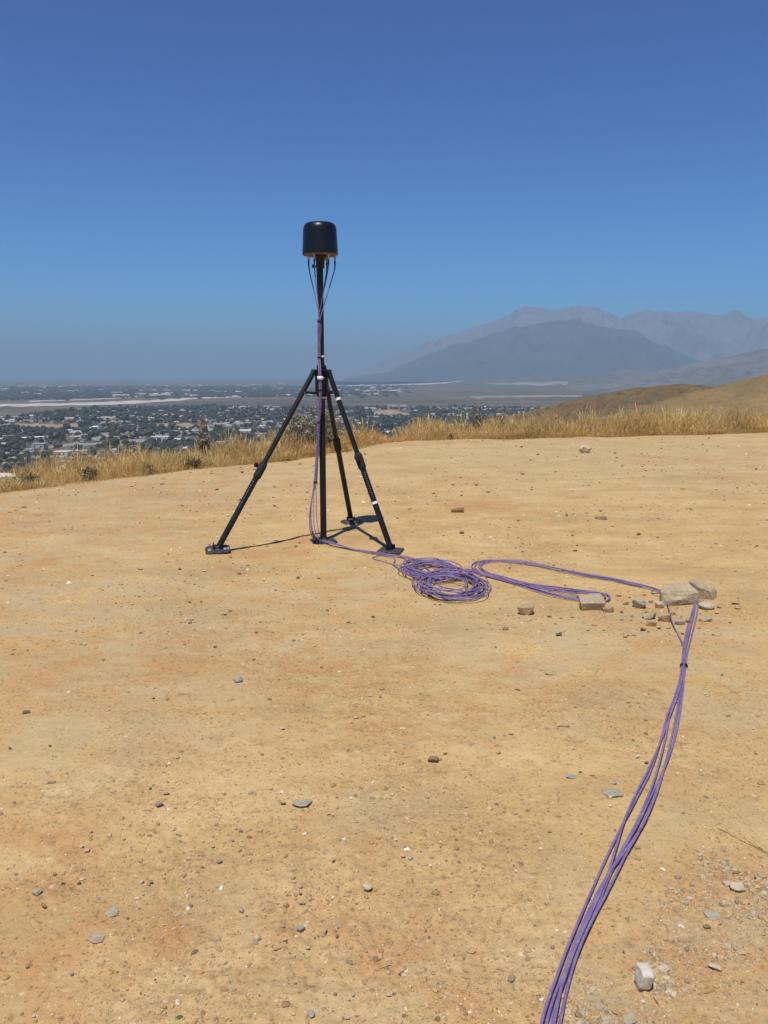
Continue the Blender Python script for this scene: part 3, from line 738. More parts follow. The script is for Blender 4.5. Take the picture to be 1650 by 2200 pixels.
wrap('cable_tie', mz(907), M_RUBBER, 0.0185, 0.013, 'black tie on the cables level with the grass behind', 'cable tie')
wrap('cable_tie', mz(1036), M_RUBBER, 0.0185, 0.020, 'lowest black tie on the cables beside the mast', 'cable tie')
c = np.mean([pth[int(np.argmin(np.linalg.norm(pth - gp(1470, 1435), axis=1)))] for pth in PATHS], 0)
tdir = unit(gp(1466, 1470) - gp(1473, 1402)); sd = unit(np.cross(tdir, (0, 0, 1.0))); up = np.cross(sd, tdir)
mb = MB(); n = 20; ring = []
for k in range(n):
    t = 2 * math.pi * k / n; ring.append((0.0215 * math.cos(t), 0.0135 * math.sin(t)))
mb.prism(c, ring, [(-0.006, 1), (0.006, 1)], sd, up, tdir); mb.cyl(c + up * 0.011 + sd * 0.010, c + up * 0.013 - sd * 0.026, 0.002, 0.0012, 6)
tag(mb.build('cable_tie', M_RUBBER), 'black tie around the cable bundle lying on the dirt', 'cable tie')
#==PART3==
# ------------------------------------------------------------------ stones
def hull_mesh(name, pts, bevel=0.0, sub=0, rough=0.0, seed=0):
    bm = bmesh.new()
    vs_ = [bm.verts.new(p) for p in pts]
    r = bmesh.ops.convex_hull(bm, input=vs_)
    bmesh.ops.delete(bm, geom=list({g for g in r['geom_interior'] + r['geom_unused'] if isinstance(g, bmesh.types.BMVert)}), context='VERTS')
    bmesh.ops.dissolve_limit(bm, angle_limit=rad(8), verts=bm.verts, edges=bm.edges)
    if bevel:
        bmesh.ops.bevel(bm, geom=list(bm.edges), offset=bevel, segments=1, affect='EDGES', profile=0.6)
    bmesh.ops.triangulate(bm, faces=bm.faces)
    if sub:
        bmesh.ops.subdivide_edges(bm, edges=bm.edges, cuts=sub, use_grid_fill=True)
        bm.normal_update(); c = np.array([v.co[:] for v in bm.verts])
        k = fbm(c[:, 0] * 24 + seed * 3.7, (c[:, 1] + c[:, 2] * 1.3) * 24, 3, 400 + seed) + 0.8 * fbm(c[:, 0] * 9 + seed * 1.7, (c[:, 2] - c[:, 1] * 0.7) * 9, 2, 440 + seed)
        for v, q in zip(bm.verts, k): v.co += v.normal * (rough * float(q))
    bmesh.ops.triangulate(bm, faces=bm.faces)
    bmesh.ops.recalc_face_normals(bm, faces=bm.faces)
    me = bpy.data.meshes.new(name); bm.to_mesh(me); bm.free()
    return me
def stone_points(w, d, h, seed, blocky=0.5, n=14, under=0.55):
    """points of a broken stone: wide in the middle, pulled in underneath"""
    r = np.random.default_rng(seed); pts = []
    for k in range(n):
        v = r.normal(size=3); v /= np.linalg.norm(v)
        c = np.sign(v) * np.abs(v) ** (1 - 0.75 * blocky)
        c /= max(1.0, np.max(np.abs(c)))
        c *= r.uniform(0.85, 1.0)
        if c[2] < -0.2: c[:2] *= under + 0.3 * r.random()
        pts.append((c[0] * w / 2, c[1] * d / 2, c[2] * h / 2))
    return pts
USED = []
def stone(px, py, w, h, kind, label, cat='stone', group=None, seed=None, blocky=0.5, depth=0.8, sink=0.18, big=False, yaw=None, name='stone', lift=0.0, tilt=0.0, pts=None, tall=None):
    """px, py: the middle of its lower edge in the photo; w, h: its size there in pixels"""
    seed = int(px * 7 + py * 13) if seed is None else seed
    p = G(px, py - h * 0.25); dp = depth_of(p); s = dp / F
    va = math.atan2(CAM_H - p[2], math.hypot(p[0], p[1]))
    W = w * s; D = W * depth
    Hh = max((h * s - D * math.sin(va) * 0.75) / math.cos(va), W * 0.28) if tall is None else tall
    pts_ = pts(W, D, Hh) if pts else stone_points(W, D, Hh, seed, blocky, 26 if big else 15)
    me = hull_mesh(name, pts_, W * 0.018 if big else 0, (3 if W > 0.15 else 2) if big else 0, W * (0.036 if big else 0.0), seed % 97)
    me.materials.append(ROCK[kind])
    o = link(name, me); o.location = (p[0], p[1], p[2] + Hh * (0.5 - sink) + lift)
    rr = np.random.default_rng(seed + 5)
    o.rotation_euler = (tilt if tilt else rr.normal(0, 0.10), rr.normal(0, 0.10), (rr.uniform(-0.5, 0.5) if yaw is None else yaw))
    tag(o, label, cat, group); USED.append((p[0], p[1], W))
    return o
def block_pts(tops):
    """a roughly prismatic block: tops = list of (x, y, z) in units of half width / half depth / half height"""
    return lambda W, D, H: [(x * W / 2, y * D / 2, z * H / 2) for x, y, z in tops]
# the pile that weighs the cables down
stone(1455, 1310, 84, 56, 'greytan', 'large grey tan block weighing down the cable bundle', 'rock', big=True, yaw=0.10, depth=0.62, sink=0.12, name='rock', tall=0.145,
      pts=block_pts([(-1, -.6, -1), (.92, -.8, -1), (1, .7, -1), (-.8, .9, -1), (-.98, -.35, .9), (-.45, -.95, .0), (.9, -.85, .45), (.75, .6, 1), (-.6, .6, 1.0), (-.3, -.2, .8), (.2, -.95, -.2)]))
stone(1509, 1296, 56, 46, 'greytan', 'tilted flat slab beside the large block on the cables', 'rock', big=True, yaw=-0.55, depth=0.75, sink=0.05, name='rock', tall=0.125, lift=0.004,
      pts=block_pts([(-1, -.8, -1), (-.95, -.9, 1.1), (-.8, .8, -.8), (-.85, .8, .9), (.9, -.6, -.9), (.7, -.8, .1), (1, .7, -.8), (.8, .7, .3), (-.2, -1, .5)]))
stone(1530, 1290, 20, 30, 'tan', 'small upright chip at the right end of the rock pile', 'stone', tall=0.08)
stone(1517, 1312, 38, 20, 'pale', 'pale flat stone in front of the tilted slab', 'stone', big=True, blocky=0.7)
stone(1516, 1338, 32, 13, 'greytan', 'long flat stone right of the cable bundle', 'stone', big=True, blocky=0.8, depth=0.5)
stone(1372, 1314, 33, 34, 'grey', 'rounded grey stone left of the rock pile', 'rock', big=True, blocky=0.35, depth=0.9, name='rock')
stone(1270, 1318, 56, 38, 'greytan', 'flat topped rock resting on the end loop of the cables', 'rock', big=True, yaw=0.05, depth=0.75, sink=0.02, name='rock', tall=0.10,
      pts=block_pts([(-.82, -.55, -1), (.8, -.5, -1), (.7, .7, -1), (-.75, .7, -1), (-1, -.75, .15), (-.2, -.95, .25), (.98, -.8, .2), (1, .3, .55), (.85, .8, 1), (-.1, .9, 1), (-.85, .75, .6), (-.95, 0, .5), (.3, -.2, .72)]))
stone(1308, 1318, 32, 18, 'tan', 'low tan slab beside the rock on the cable loop', 'stone', big=True, blocky=0.6)
stone(1130, 1327, 40, 28, 'tan', 'single tan block alone below the cable loop', 'rock', big=True, blocky=0.75, depth=0.7, name='rock', sink=0.06)
stone(1394, 1334, 34, 20, 'greytan', 'angular stone at the left front of the rock pile', 'stone', big=True, blocky=0.6)
stone(1400, 1349, 28, 18, 'tan', 'pointed stone in front of the rock pile', 'stone', big=True, blocky=0.5)
stone(1428, 1342, 34, 28, 'tan', 'split stone beside the single stray cable', 'stone', big=True, blocky=0.6)
stone(1461, 1346, 25, 18, 'greytan', 'small stone between stray cable and bundle', 'stone', big=True)
stone(1480, 1341, 16, 12, 'brown', 'small brown chip against the cable bundle', 'stone')
stone(1415, 1312, 24, 22, 'pale', 'pale stone under the left corner of the large block', 'stone', big=True)
stone(1344, 1300, 18, 7, 'brown', 'thin brown flake left of the rounded grey stone', 'stone')
stone(1380, 1358, 18, 12, 'dark', 'dark pebble just below the rock pile', 'stone')
stone(1343, 1371, 13, 6, 'brown', 'tiny brown stone lower left of the rock pile', 'stone')
stone(1361, 1366, 12, 6, 'greytan', 'tiny grey tan stone below the rock pile', 'stone')
stone(1200, 1371, 20, 18, 'grey', 'grey pebble on bare dirt below the tan block', 'stone')
stone(1185, 1452, 36, 12, 'tan', 'broken flat crust left of the cable tie', 'stone', depth=0.8, tall=0.02)
stone(1103 - 13, 1246, 9, 8, 'pale', 'pale pebble beside the crossing cables', 'stone', sink=0.0)
stone(1038, 1239, 9, 8, 'pink', 'pink pebble where the cable loop crosses itself', 'stone', sink=0.0)
for (px, py, w, h, kd) in [(1330, 1283, 12, 7, 'tan'), (1352, 1286, 9, 6, 'greytan'), (1398, 1297, 12, 9, 'tan'), (1405, 1322, 14, 9, 'greytan'), (1445, 1322, 15, 9, 'tan'), (1437, 1352, 9, 6, 'tan'), (1415, 1353, 11, 7, 'brown'),
                           (1545, 1308, 12, 8, 'greytan'), (1540, 1320, 9, 6, 'tan'), (1388, 1318, 10, 7, 'tan'), (1335, 1318, 10, 6, 'brown'), (1230, 1328, 9, 5, 'tan'), (1180, 1327, 12, 6, 'brown'), (1205, 1330, 10, 5, 'tan'), (1357, 1326, 9, 6, 'greytan')]:
    stone(px, py, w, h, kd, 'small %s rubble fragment strewn around the rock pile' % {'tan': 'tan', 'greytan': 'grey tan', 'brown': 'brown'}[kd], 'stone', '%s rubble around the rock pile' % {'tan': 'tan', 'greytan': 'grey tan', 'brown': 'brown'}[kd], sink=0.1, blocky=0.6)
# far stones
stone(1257, 979, 30, 24, 'pale', 'pale rock alone on the far side of the clearing', 'rock', big=True, blocky=0.3, name='rock')
stone(984, 1104, 32, 13, 'brown', 'brown brick like chunk right of the tripod', 'stone', big=True, blocky=0.9, depth=0.5)
stone(1023, 1046, 10, 9, 'pink', 'small orange pink stone far right of the tripod', 'stone', sink=0.02)
stone(14, 1042, 46, 30, 'white', 'large white rock at the left edge by dark weeds', 'rock', big=True, blocky=0.4, name='rock', sink=0.1)
stone(1290, 1117, 30, 8, 'brown', 'low brown clod in the right middle distance', 'stone')
stone(511, 1469, 26, 18, 'bluegrey', 'blue grey shard alone on the left dirt', 'stone', big=True, blocky=0.5, yaw=0.4)
# foreground stones that differ from the rest
stone(1380, 2140, 48, 66, 'white', 'large pale stone in the lower right corner', 'rock', big=True, blocky=0.5, depth=1.05, sink=0.06, name='rock', yaw=0.15, tall=0.07, seed=12)
stone(1426, 2092, 26, 28, 'pale', 'pale squarish slab right of the large pale stone', 'stone', big=True, blocky=0.8, depth=1.0, tall=0.014, sink=.3)
stone(1535, 2088, 38, 20, 'pale', 'long pale wedge in the lower right dirt', 'stone', big=True, blocky=0.5, depth=0.5, yaw=-0.5)
stone(1584, 1917, 40, 28, 'pale', 'pale lump in the gravel by dry stems', 'stone', big=True, blocky=0.4, sink=.3)
stone(1562, 1908, 24, 20, 'pale', 'smaller pale lump left of the gravel lump', 'stone', big=True, blocky=0.4, sink=.3)
stone(1582, 1882, 25, 13, 'brown', 'dark edged shard above the pale lump', 'stone', depth=0.4, tall=0.02, yaw=0.5, tilt=0.5)
stone(1531, 1978, 42, 30, 'grey', 'wide grey slab sunk in the right gravel', 'stone', big=True, blocky=0.3, depth=1.0, tall=0.018, sink=.42)
stone(1518, 1999, 18, 15, 'brown', 'rust brown stone below the sunk grey slab', 'stone')
stone(1484, 1934, 21, 9, 'pale', 'thin pale sliver left of the sunk grey slab', 'stone', depth=0.5, yaw=0.2)
stone(1408, 2158, 18, 24, 'pink', 'pinkish tan stone under the large pale stone', 'stone', depth=1.1, tall=0.015)
stone(1381, 2157, 13, 11, 'white', 'small white chip under the large pale stone', 'stone')
stone(930, 1640, 27, 17, 'brown', 'brown flat stone in the middle of the dirt', 'stone', big=True, blocky=0.6, sink=0.05)
stone(342, 1736, 20, 15, 'purple', 'dark purplish stone on the left gravel', 'stone', sink=0.03)
stone(79, 1928, 24, 22, 'grey', 'olive grey stone near the lower left edge', 'stone', big=True, blocky=0.3, depth=0.9)
stone(789, 1919, 23, 21, 'pale', 'pale grey stone right of the small stone cluster', 'stone', big=True, blocky=0.4, sink=0.03)
stone(646, 2005, 22, 19, 'bluegrey', 'blue grey stone in the middle of the stone cluster', 'stone', big=True, blocky=0.6, sink=0.03)
stone(862, 2097, 17, 14, 'purple', 'purplish stone on the orange dirt', 'stone')
stone(1371, 1631, 11, 11, 'white', 'bright white pebble left of the cable bundle', 'stone')
SLABS = [(650, 1733, 54, 33, 'grey', 'flat grey slab flush with the middle dirt'), (245, 1968, 44, 30, 'grey', 'flat grey slab flush with the lower left dirt'), (207, 2023, 46, 27, 'greytan', 'rough streaked slab below the lower left slab'),
         (1313, 1709, 58, 20, 'grey', 'long flat grey slab left of the cables'), (1228, 1673, 28, 13, 'bluegrey', 'small blue grey slab beside a green leaf')]
for (px, py, w, h, kd, lb) in SLABS:
    stone(px, py, w, h, kd, lb, 'stone', big=True, blocky=0.2, depth=0.95, tall=0.012, sink=0.33, name='stone')
# clods by the bottom edge
for k, (px, py, w, h) in enumerate([(1265, 2129, 17, 14), (1273, 2152, 24, 16), (1287, 2171, 26, 18), (1352, 2197, 38, 20), (1325, 2181, 22, 14), (1303, 2196, 32, 14), (1250, 2186, 22, 12), (1283, 2140, 14, 10)]):
    stone(px, py, w, h, 'greytan', 'crumbling grey tan clod right of the cables at the bottom edge', 'clod', 'clods at the bottom edge', big=(w > 20), name='clod', sink=0.3, blocky=0.5)
SM = '''517,1791,12,11,purple 608,1730,15,8,dark 536,1801,14,7,brown 472,1857,14,12,purple 458,1823,11,8,pale 500,1811,10,11,grey 807,1917,8,8,tan 631,1898,11,8,pale 646,1912,11,11,pink
645,1925,11,9,brown 650,1945,20,12,tan 665,1937,8,8,pink 658,1960,11,11,pale 518,1964,12,13,grey 566,1959,10,11,grey 529,1971,9,6,brown 596,1945,11,9,pale 609,1995,14,10,tan 698,2010,12,17,grey 724,1996,12,9,bluegrey
724,2018,11,12,brown 555,2025,16,17,pale 611,2025,13,11,pale 595,2044,22,12,tan 661,2042,14,11,pale 631,2057,11,9,pale 484,2072,12,8,grey 788,2049,8,8,grey 866,1846,13,12,pink 882,1850,13,11,bluegrey 850,1810,10,10,white
870,1824,9,8,purple 754,1719,8,8,white 706,1753,10,8,pink 758,2144,9,11,grey 749,2152,10,9,pink 745,2192,16,12,pink 630,2183,11,9,pink 95,1954,12,12,brown 118,1884,11,10,brown 135,1903,10,9,dark 170,1902,10,9,dark
174,1824,13,10,pale 187,1833,14,11,pink 196,1792,11,10,pale 195,1800,12,6,tan 241,1705,18,11,pink 357,1709,16,9,tan 382,1797,12,11,pale 373,1786,8,7,pale 274,1978,9,10,purple 353,1992,10,8,pink 304,1902,14,12,pale 324,1902,10,12,purple
58,2082,10,9,purple 155,2098,11,9,purple 73,2188,9,9,pale 1595,2055,16,13,pink 1468,2050,14,11,pink 1432,2141,8,13,white 1340,2051,9,12,purple 1453,1922,14,10,grey 945,1635,10,8,tan 956,1622,12,7,brown 1062,1589,12,12,grey
1097,1581,13,9,pink 1389,1644,11,10,brown 1310,1718,12,9,white 1320,1687,13,10,bluegrey 1311,1737,8,9,white 1112,1485,13,9,tan 1350,1514,9,7,tan 1002,1737,10,8,pink 1272,1669,12,8,pink 1505,1849,14,9,tan 1070,1621,16,9,tan
606,1570,13,9,pale 58,1528,9,6,pale 56,1534,20,8,dark 108,1605,11,6,dark 222,1420,9,5,brown 300,1225,16,6,pink 440,1230,9,5,white 480,1322,22,8,tan 412,1335,10,8,tan 748,1340,12,7,greytan 801,1328,9,6,dark 631,1381,10,9,tan 675,1391,9,6,pale
563,1625,11,9,greytan 817,1501,10,9,greytan 381,1631,12,7,pink 1580,1300,20,8,greytan 1585,1310,16,7,pale 1568,1340,9,5,brown 1532,1366,10,5,brown 1240,1174,10,5,tan 590,1089,12,5,brown 520,1018,10,6,brown 1385,1640,8,7,white
1430,1573,7,7,white 1456,1512,8,7,greytan 1393,1762,7,6,pale 1385,1735,7,6,pale 1550,1452,9,5,brown 1065,1392,9,5,brown 975,1288,8,5,tan 690,1436,9,5,brown 545,1420,10,6,brown 462,1393,10,6,brown 330,1503,10,6,brown'''
NICE = {'purple': 'purplish grey', 'dark': 'dark', 'brown': 'brown', 'pale': 'pale', 'grey': 'grey', 'tan': 'tan', 'pink': 'pinkish', 'bluegrey': 'blue grey', 'white': 'white', 'greytan': 'grey tan'}
for e in SM.split():
    px, py, w, h, kd = e.split(','); px, py, w, h = map(float, (px, py, w, h))
    zone = 'by the bottom edge of the dirt' if py > 2040 else 'on the near dirt' if py > 1680 else 'on the middle stretch of dirt' if py > 1400 else 'on the far dirt around the tripod'
    stone(px, py, w, h, kd, 'small %s stone lying loose %s' % (NICE[kd], zone), 'stone', '%s stones %s' % (NICE[kd], zone), sink=0.08, blocky=0.4)

# loose pebbles, too many to count
def ico():
    t = (1 + 5 ** 0.5) / 2
    v = np.array([(-1, t, 0), (1, t, 0), (-1, -t, 0), (1, -t, 0), (0, -1, t), (0, 1, t), (0, -1, -t), (0, 1, -t), (t, 0, -1), (t, 0, 1), (-t, 0, -1), (-t, 0, 1)], float)
    v /= np.linalg.norm(v[0])
    f = np.array([(0, 11, 5), (0, 5, 1), (0, 1, 7), (0, 7, 10), (0, 10, 11), (1, 5, 9), (5, 11, 4), (11, 10, 2), (10, 7, 6), (7, 1, 8), (3, 9, 4), (3, 4, 2), (3, 2, 6), (3, 6, 8), (3, 8, 9), (4, 9, 5), (2, 4, 11), (6, 2, 10), (8, 6, 7), (9, 8, 1)])
    return v, f
def pebbles():
    r = np.random.default_rng(21); IV, IF = ico()
    N = 36000
    # radial density falls off with distance, as does what the eye can pick out
    rr = 1.5 + (24.0 - 1.5) * r.random(N) ** 1.75; az = r.uniform(-0.56, 0.56, N)
    x = rr * np.sin(az); y = rr * np.cos(az)
    g = gravel_mask(x, y); cl = sstep(-0.15, 0.55, fbm(x * 2.3, y * 2.3, 3, 71))
    keep = (r.random(N) < 0.05 + 0.55 * cl * cl + 0.60 * g) & (edge_d(x, y) < 0.2)
    x, y, rr, g = x[keep], y[keep], rr[keep], g[keep]; n = len(x)
    s = np.exp(r.normal(math.log(0.0034), 0.5, n)) * (1 + 0.3 * g)
    s = np.minimum(np.maximum(s, 0.00030 * rr), 0.011)
    # larger loose stones over the far half of the clearing
    N2 = 9000; row = 930 + 420 * r.random(N2) ** 1.2; r2 = CAM_H / np.tan(PITCH - np.arctan((CY - row) / F)); a2 = r.uniform(-0.5, 0.5, N2); x2 = r2 * np.sin(a2); y2 = r2 * np.cos(a2)
    k2 = (edge_d(x2, y2) < 0.1) & (r.random(N2) < 0.35 + 0.9 * fbm(x2 * 0.9, y2 * 0.9, 3, 76)); x2, y2, r2 = x2[k2], y2[k2], r2[k2]
    s2 = np.minimum(np.exp(r.normal(math.log(0.00085), 0.45, len(x2))) * r2, 0.028)
    x = np.concatenate([x, x2]); y = np.concatenate([y, y2]); s = np.concatenate([s, s2]); n = len(x)
    jit = 1 + r.normal(0, 0.20, (n, 12, 1))
    V = IV[None] * jit * s[:, None, None] * np.stack([r.uniform(.8, 1.5, n), r.uniform(.7, 1.2, n), r.uniform(.35, .75, n)], -1)[:, None, :]
    ang = r.uniform(0, 6.28, n); c, sn = np.cos(ang)[:, None], np.sin(ang)[:, None]
    V = np.stack([V[..., 0] * c - V[..., 1] * sn, V[..., 0] * sn + V[..., 1] * c, V[..., 2]], -1)
    z = hill_z(x, y)
    V += np.stack([x, y, z + s * r.uniform(-0.15, 0.42, n)], -1)[:, None, :]
    pal = np.array([(.42, .28, .14), (.38, .24, .115), (.33, .21, .11), (.46, .33, .20), (.27, .20, .13), (.30, .27, .21), (.52, .37, .25), (.64, .54, .42), (.22, .15, .09), (.40, .22, .10)])
    pr = np.array([.24, .2, .13, .13, .08, .05, .07, .035, .05, .035]); pr /= pr.sum()
    col = np.minimum(pal[r.choice(len(pal), n, p=pr)] * r.uniform(0.95, 1.3, (n, 1)), 0.75)
    far = np.arange(n) >= n - len(x2); fp = np.array([(.17, .11, .065), (.24, .16, .095), (.36, .24, .13), (.66, .54, .38), (.74, .66, .54), (.50, .37, .22)]); col[far] = fp[r.choice(6, int(far.sum()), p=[.24, .24, .2, .12, .08, .12])]  # darkest tones imitate specks of shadow among the far stones
    Fc = (IF[None] + (np.arange(n) * 12)[:, None, None]).reshape(-1, 3)
    me = mesh_np('pebbles', V.reshape(-1, 3), Fc, vcol_material('pebble_stone', 0.92, 0.15, 200, 0.25), False, np.repeat(col, 12, 0))
    tag(link('pebbles', me), 'fine loose pebbles and grit scattered over the dirt', None, None, 'stuff')
pebbles()

def grit():
    """fine grit: one crumb shape set out on points by geometry nodes"""
    r = np.random.default_rng(77); N = 330000
    rr = 1.5 + (22.0 - 1.5) * r.random(N) ** 1.55; az = r.uniform(-0.56, 0.56, N); x = rr * np.sin(az); y = rr * np.cos(az)
    g = gravel_mask(x, y); cl = sstep(-0.2, 0.5, fbm(x * 3.1, y * 3.1, 3, 73)) * (0.5 + 0.8 * sstep(-0.3, 0.3, fbm(x * 0.7, y * 0.7, 2, 74)))
    k = (r.random(N) < 0.06 + 0.42 * cl + 0.7 * g) & (edge_d(x, y) < 0.1); x, y, rr, g = x[k], y[k], rr[k], g[k]; n = len(x)
    s = np.minimum(np.maximum(np.exp(r.normal(math.log(0.0014), 0.45, n)), 0.00017 * rr), 0.0045)
    tintg = np.zeros(n)
    for (bx, by, br, bs) in GRAVEL[:6]:
        q = 2100; gx = bx + r.normal(0, br * 0.58, q); gy = by + r.normal(0, br * 0.58, q); x = np.concatenate([x, gx]); y = np.concatenate([y, gy])
        s = np.concatenate([s, np.minimum(np.exp(r.normal(math.log(0.0021), 0.65, q)), 0.010) * (0.35 + 0.9 * sstep(-0.25, 0.35, fbm(gx * 9, gy * 9, 3, 79)))]); tintg = np.concatenate([tintg, np.ones(q)])
    n = len(x)
    V = np.stack([x, y, hill_z(x, y) + s * 0.25], -1)
    me = bpy.data.meshes.new('grit'); me.vertices.add(n); me.vertices.foreach_set('co', V.astype(np.float32).ravel())
    sc = np.stack([s * r.uniform(.8, 1.6, n), s * r.uniform(.7, 1.2, n), s * r.uniform(.5, .9, n)], -1); ro = np.stack([r.normal(0, .4, n), r.normal(0, .4, n), r.uniform(0, 6.28, n)], -1)
    for nm, arr in (('scl', sc), ('rot', ro)):
        a = me.attributes.new(nm, 'FLOAT_VECTOR', 'POINT'); a.data.foreach_set('vector', arr.astype(np.float32).ravel())
    pal = np.array([(.50, .33, .16), (.44, .28, .13), (.36, .23, .12), (.56, .42, .26), (.28, .19, .11), (.38, .33, .25), (.72, .62, .48), (.22, .14, .08)])
    c = np.ones((n, 4), np.float32); c[:, :3] = pal[r.choice(8, n, p=[.24, .22, .16, .12, .10, .06, .04, .06])] * r.uniform(.85, 1.15, (n, 1))
    gt = tintg > 0; c[gt, :3] = np.array([(.43, .36, .24), (.37, .31, .21), (.50, .37, .22), (.30, .23, .14), (.52, .43, .29), (.45, .27, .13), (.50, .33, .15)])[r.choice(7, int(gt.sum()))]
    a = me.attributes.new('gcol', 'FLOAT_COLOR', 'POINT'); a.data.foreach_set('color', c.ravel())
    m = MT('grit_stone'); at = m.n.new('ShaderNodeAttribute'); at.attribute_name = 'gcol'; at.attribute_type = 'INSTANCER'; m.color(at.outputs['Color']).set(0.95, 0.1)
    o = link('grit', me); me.materials.append(m.m)
    ng = bpy.data.node_groups.new('grit_scatter', 'GeometryNodeTree'); ng.interface.new_socket('Geometry', in_out='INPUT', socket_type='NodeSocketGeometry'); ng.interface.new_socket('Geometry', in_out='OUTPUT', socket_type='NodeSocketGeometry')
    N_ = ng.nodes; L = ng.links; gi, go = N_.new('NodeGroupInput'), N_.new('NodeGroupOutput'); ip = N_.new('GeometryNodeInstanceOnPoints'); ic = N_.new('GeometryNodeMeshIcoSphere')
    ic.inputs['Radius'].default_value = 1.0; ic.inputs['Subdivisions'].default_value = 1
    sm = N_.new('GeometryNodeSetMaterial'); sm.inputs['Material'].default_value = m.m
    na, nb = N_.new('GeometryNodeInputNamedAttribute'), N_.new('GeometryNodeInputNamedAttribute'); na.data_type = nb.data_type = 'FLOAT_VECTOR'; na.inputs['Name'].default_value = 'scl'; nb.inputs['Name'].default_value = 'rot'
    L.new(gi.outputs[0], ip.inputs['Points']); L.new(ic.outputs['Mesh'], sm.inputs['Geometry']); L.new(sm.outputs[0], ip.inputs['Instance']); L.new(na.outputs[0], ip.inputs['Scale'])
    er = N_.new('FunctionNodeEulerToRotation'); L.new(nb.outputs[0], er.inputs[0]); L.new(er.outputs[0], ip.inputs['Rotation']); L.new(ip.outputs[0], go.inputs[0])
    md = o.modifiers.new('scatter', 'NODES'); md.node_group = ng
    tag(o, 'tiny grit and crumbs strewn over the dirt', None, None, 'stuff')
grit()

# ------------------------------------------------------------------ green leaves, stems and twigs on the dirt
M_LEAF = plain_mat('green_leaf', (0.07, 0.16, 0.03), 0.6, 0.3, 0, 0.3, 90)
M_STRAW = plain_mat('dry_straw', (0.50, 0.36, 0.16), 0.8, 0.2, 0, 0.2, 40)
M_TWIG = plain_mat('dark_twig', (0.13, 0.085, 0.065), 0.9, 0.1, 0, 0.35, 40)
for (px, py, w, lb) in [(717, 1852, 9, 'small green leaf alone on the middle near dirt'), (385, 2188, 13, 'green leaf by the bottom edge'), (21, 1609, 8, 'small green leaf near the left edge'), (1247, 1660, 7, 'small green leaf beside the blue grey slab'), (323, 1696, 9, 'small green leaf on the left gravel')]:
    p = G(px, py); s = depth_of(p) / F * w; a = random.uniform(0, 3)
    ts = np.linspace(0, 1, 7); V = []
    for t in ts:
        hw = 0.32 * math.sin(math.pi * min(1, t * 0.92 + 0.04)); V += [(-0.5 + t, -hw, 0.10 + 0.15 * hw), (-0.5 + t, 0, 0.05 + 0.12 * t), (-0.5 + t, hw, 0.10 + 0.15 * hw)]
    Fc = [(3 * k + q, 3 * k + 3 + q, 3 * k + 4 + q, 3 * k + 1 + q) for k in range(6) for q in (0, 1)]
    V = np.array(V) * s * 1.2
    me = mesh_np('leaf', V, np.array(Fc), M_LEAF, True); o = link('leaf', me); o.location = p + np.array((0, 0, 0.002)); o.rotation_euler = (0, 0, a)
    md = o.modifiers.new('thick', 'SOLIDIFY'); md.thickness = 0.0006
    tag(o, lb, 'leaf')
def stem(name, pts, r, mat, label, cat):
    P3 = [G(*q[:2]) + np.array((0, 0, q[2])) for q in pts]; V, Fc = tube(catmull(P3, 0.03), r, 5)
    tag(link(name, mesh_np(name, V, Fc, mat, True)), label, cat)
stem('dry_stem', [(1543, 1781, .004), (1580, 1801, .012), (1620, 1822, .016), (1665, 1846, .01)], 0.0016, M_STRAW, 'longer dry straw stem at the right edge', 'stem')
stem('dry_stem', [(1598, 1801, .02), (1622, 1820, .012), (1660, 1838, .008)], 0.0014, M_STRAW, 'shorter dry straw stem crossing the long one', 'stem')
stem('dry_stem', [(1198, 1562, .003), (1210, 1562, .006), (1224, 1562.5, .003)], 0.0018, M_TWIG, 'short straight twig on the bare middle dirt', 'twig')
stem('dry_stem', [(815, 2083, .003), (830, 2078, .006), (842, 2074, .003)], 0.0012, M_STRAW, 'short straw left of the purplish stone', 'stem')
tw = empty('twig_heap', tuple(G(656, 977))); tag(tw, 'flat heap of dark dry twigs by the grass edge behind the tripod', 'twigs')
r_ = np.random.default_rng(5); g0 = G(656, 977)
for k in range(22):
    a = r_.uniform(-0.5, 0.5); L = r_.uniform(0.15, 0.42); c = np.array((r_.uniform(-0.24, 0.2), r_.uniform(-0.2, 0.2), 0.0))
    p0 = c + np.array((-math.cos(a) * L / 2, -math.sin(a) * L / 2, 0.01)); p1 = c + np.array((0, 0, r_.uniform(0.03, 0.09))); p2 = c + np.array((math.cos(a) * L / 2, math.sin(a) * L / 2, 0.015))
    V, Fc = tube(catmull([p0, p1, p2], 0.05), r_.uniform(0.004, 0.008), 5); link('twig', mesh_np('twig', V, Fc, M_TWIG, True), tw)

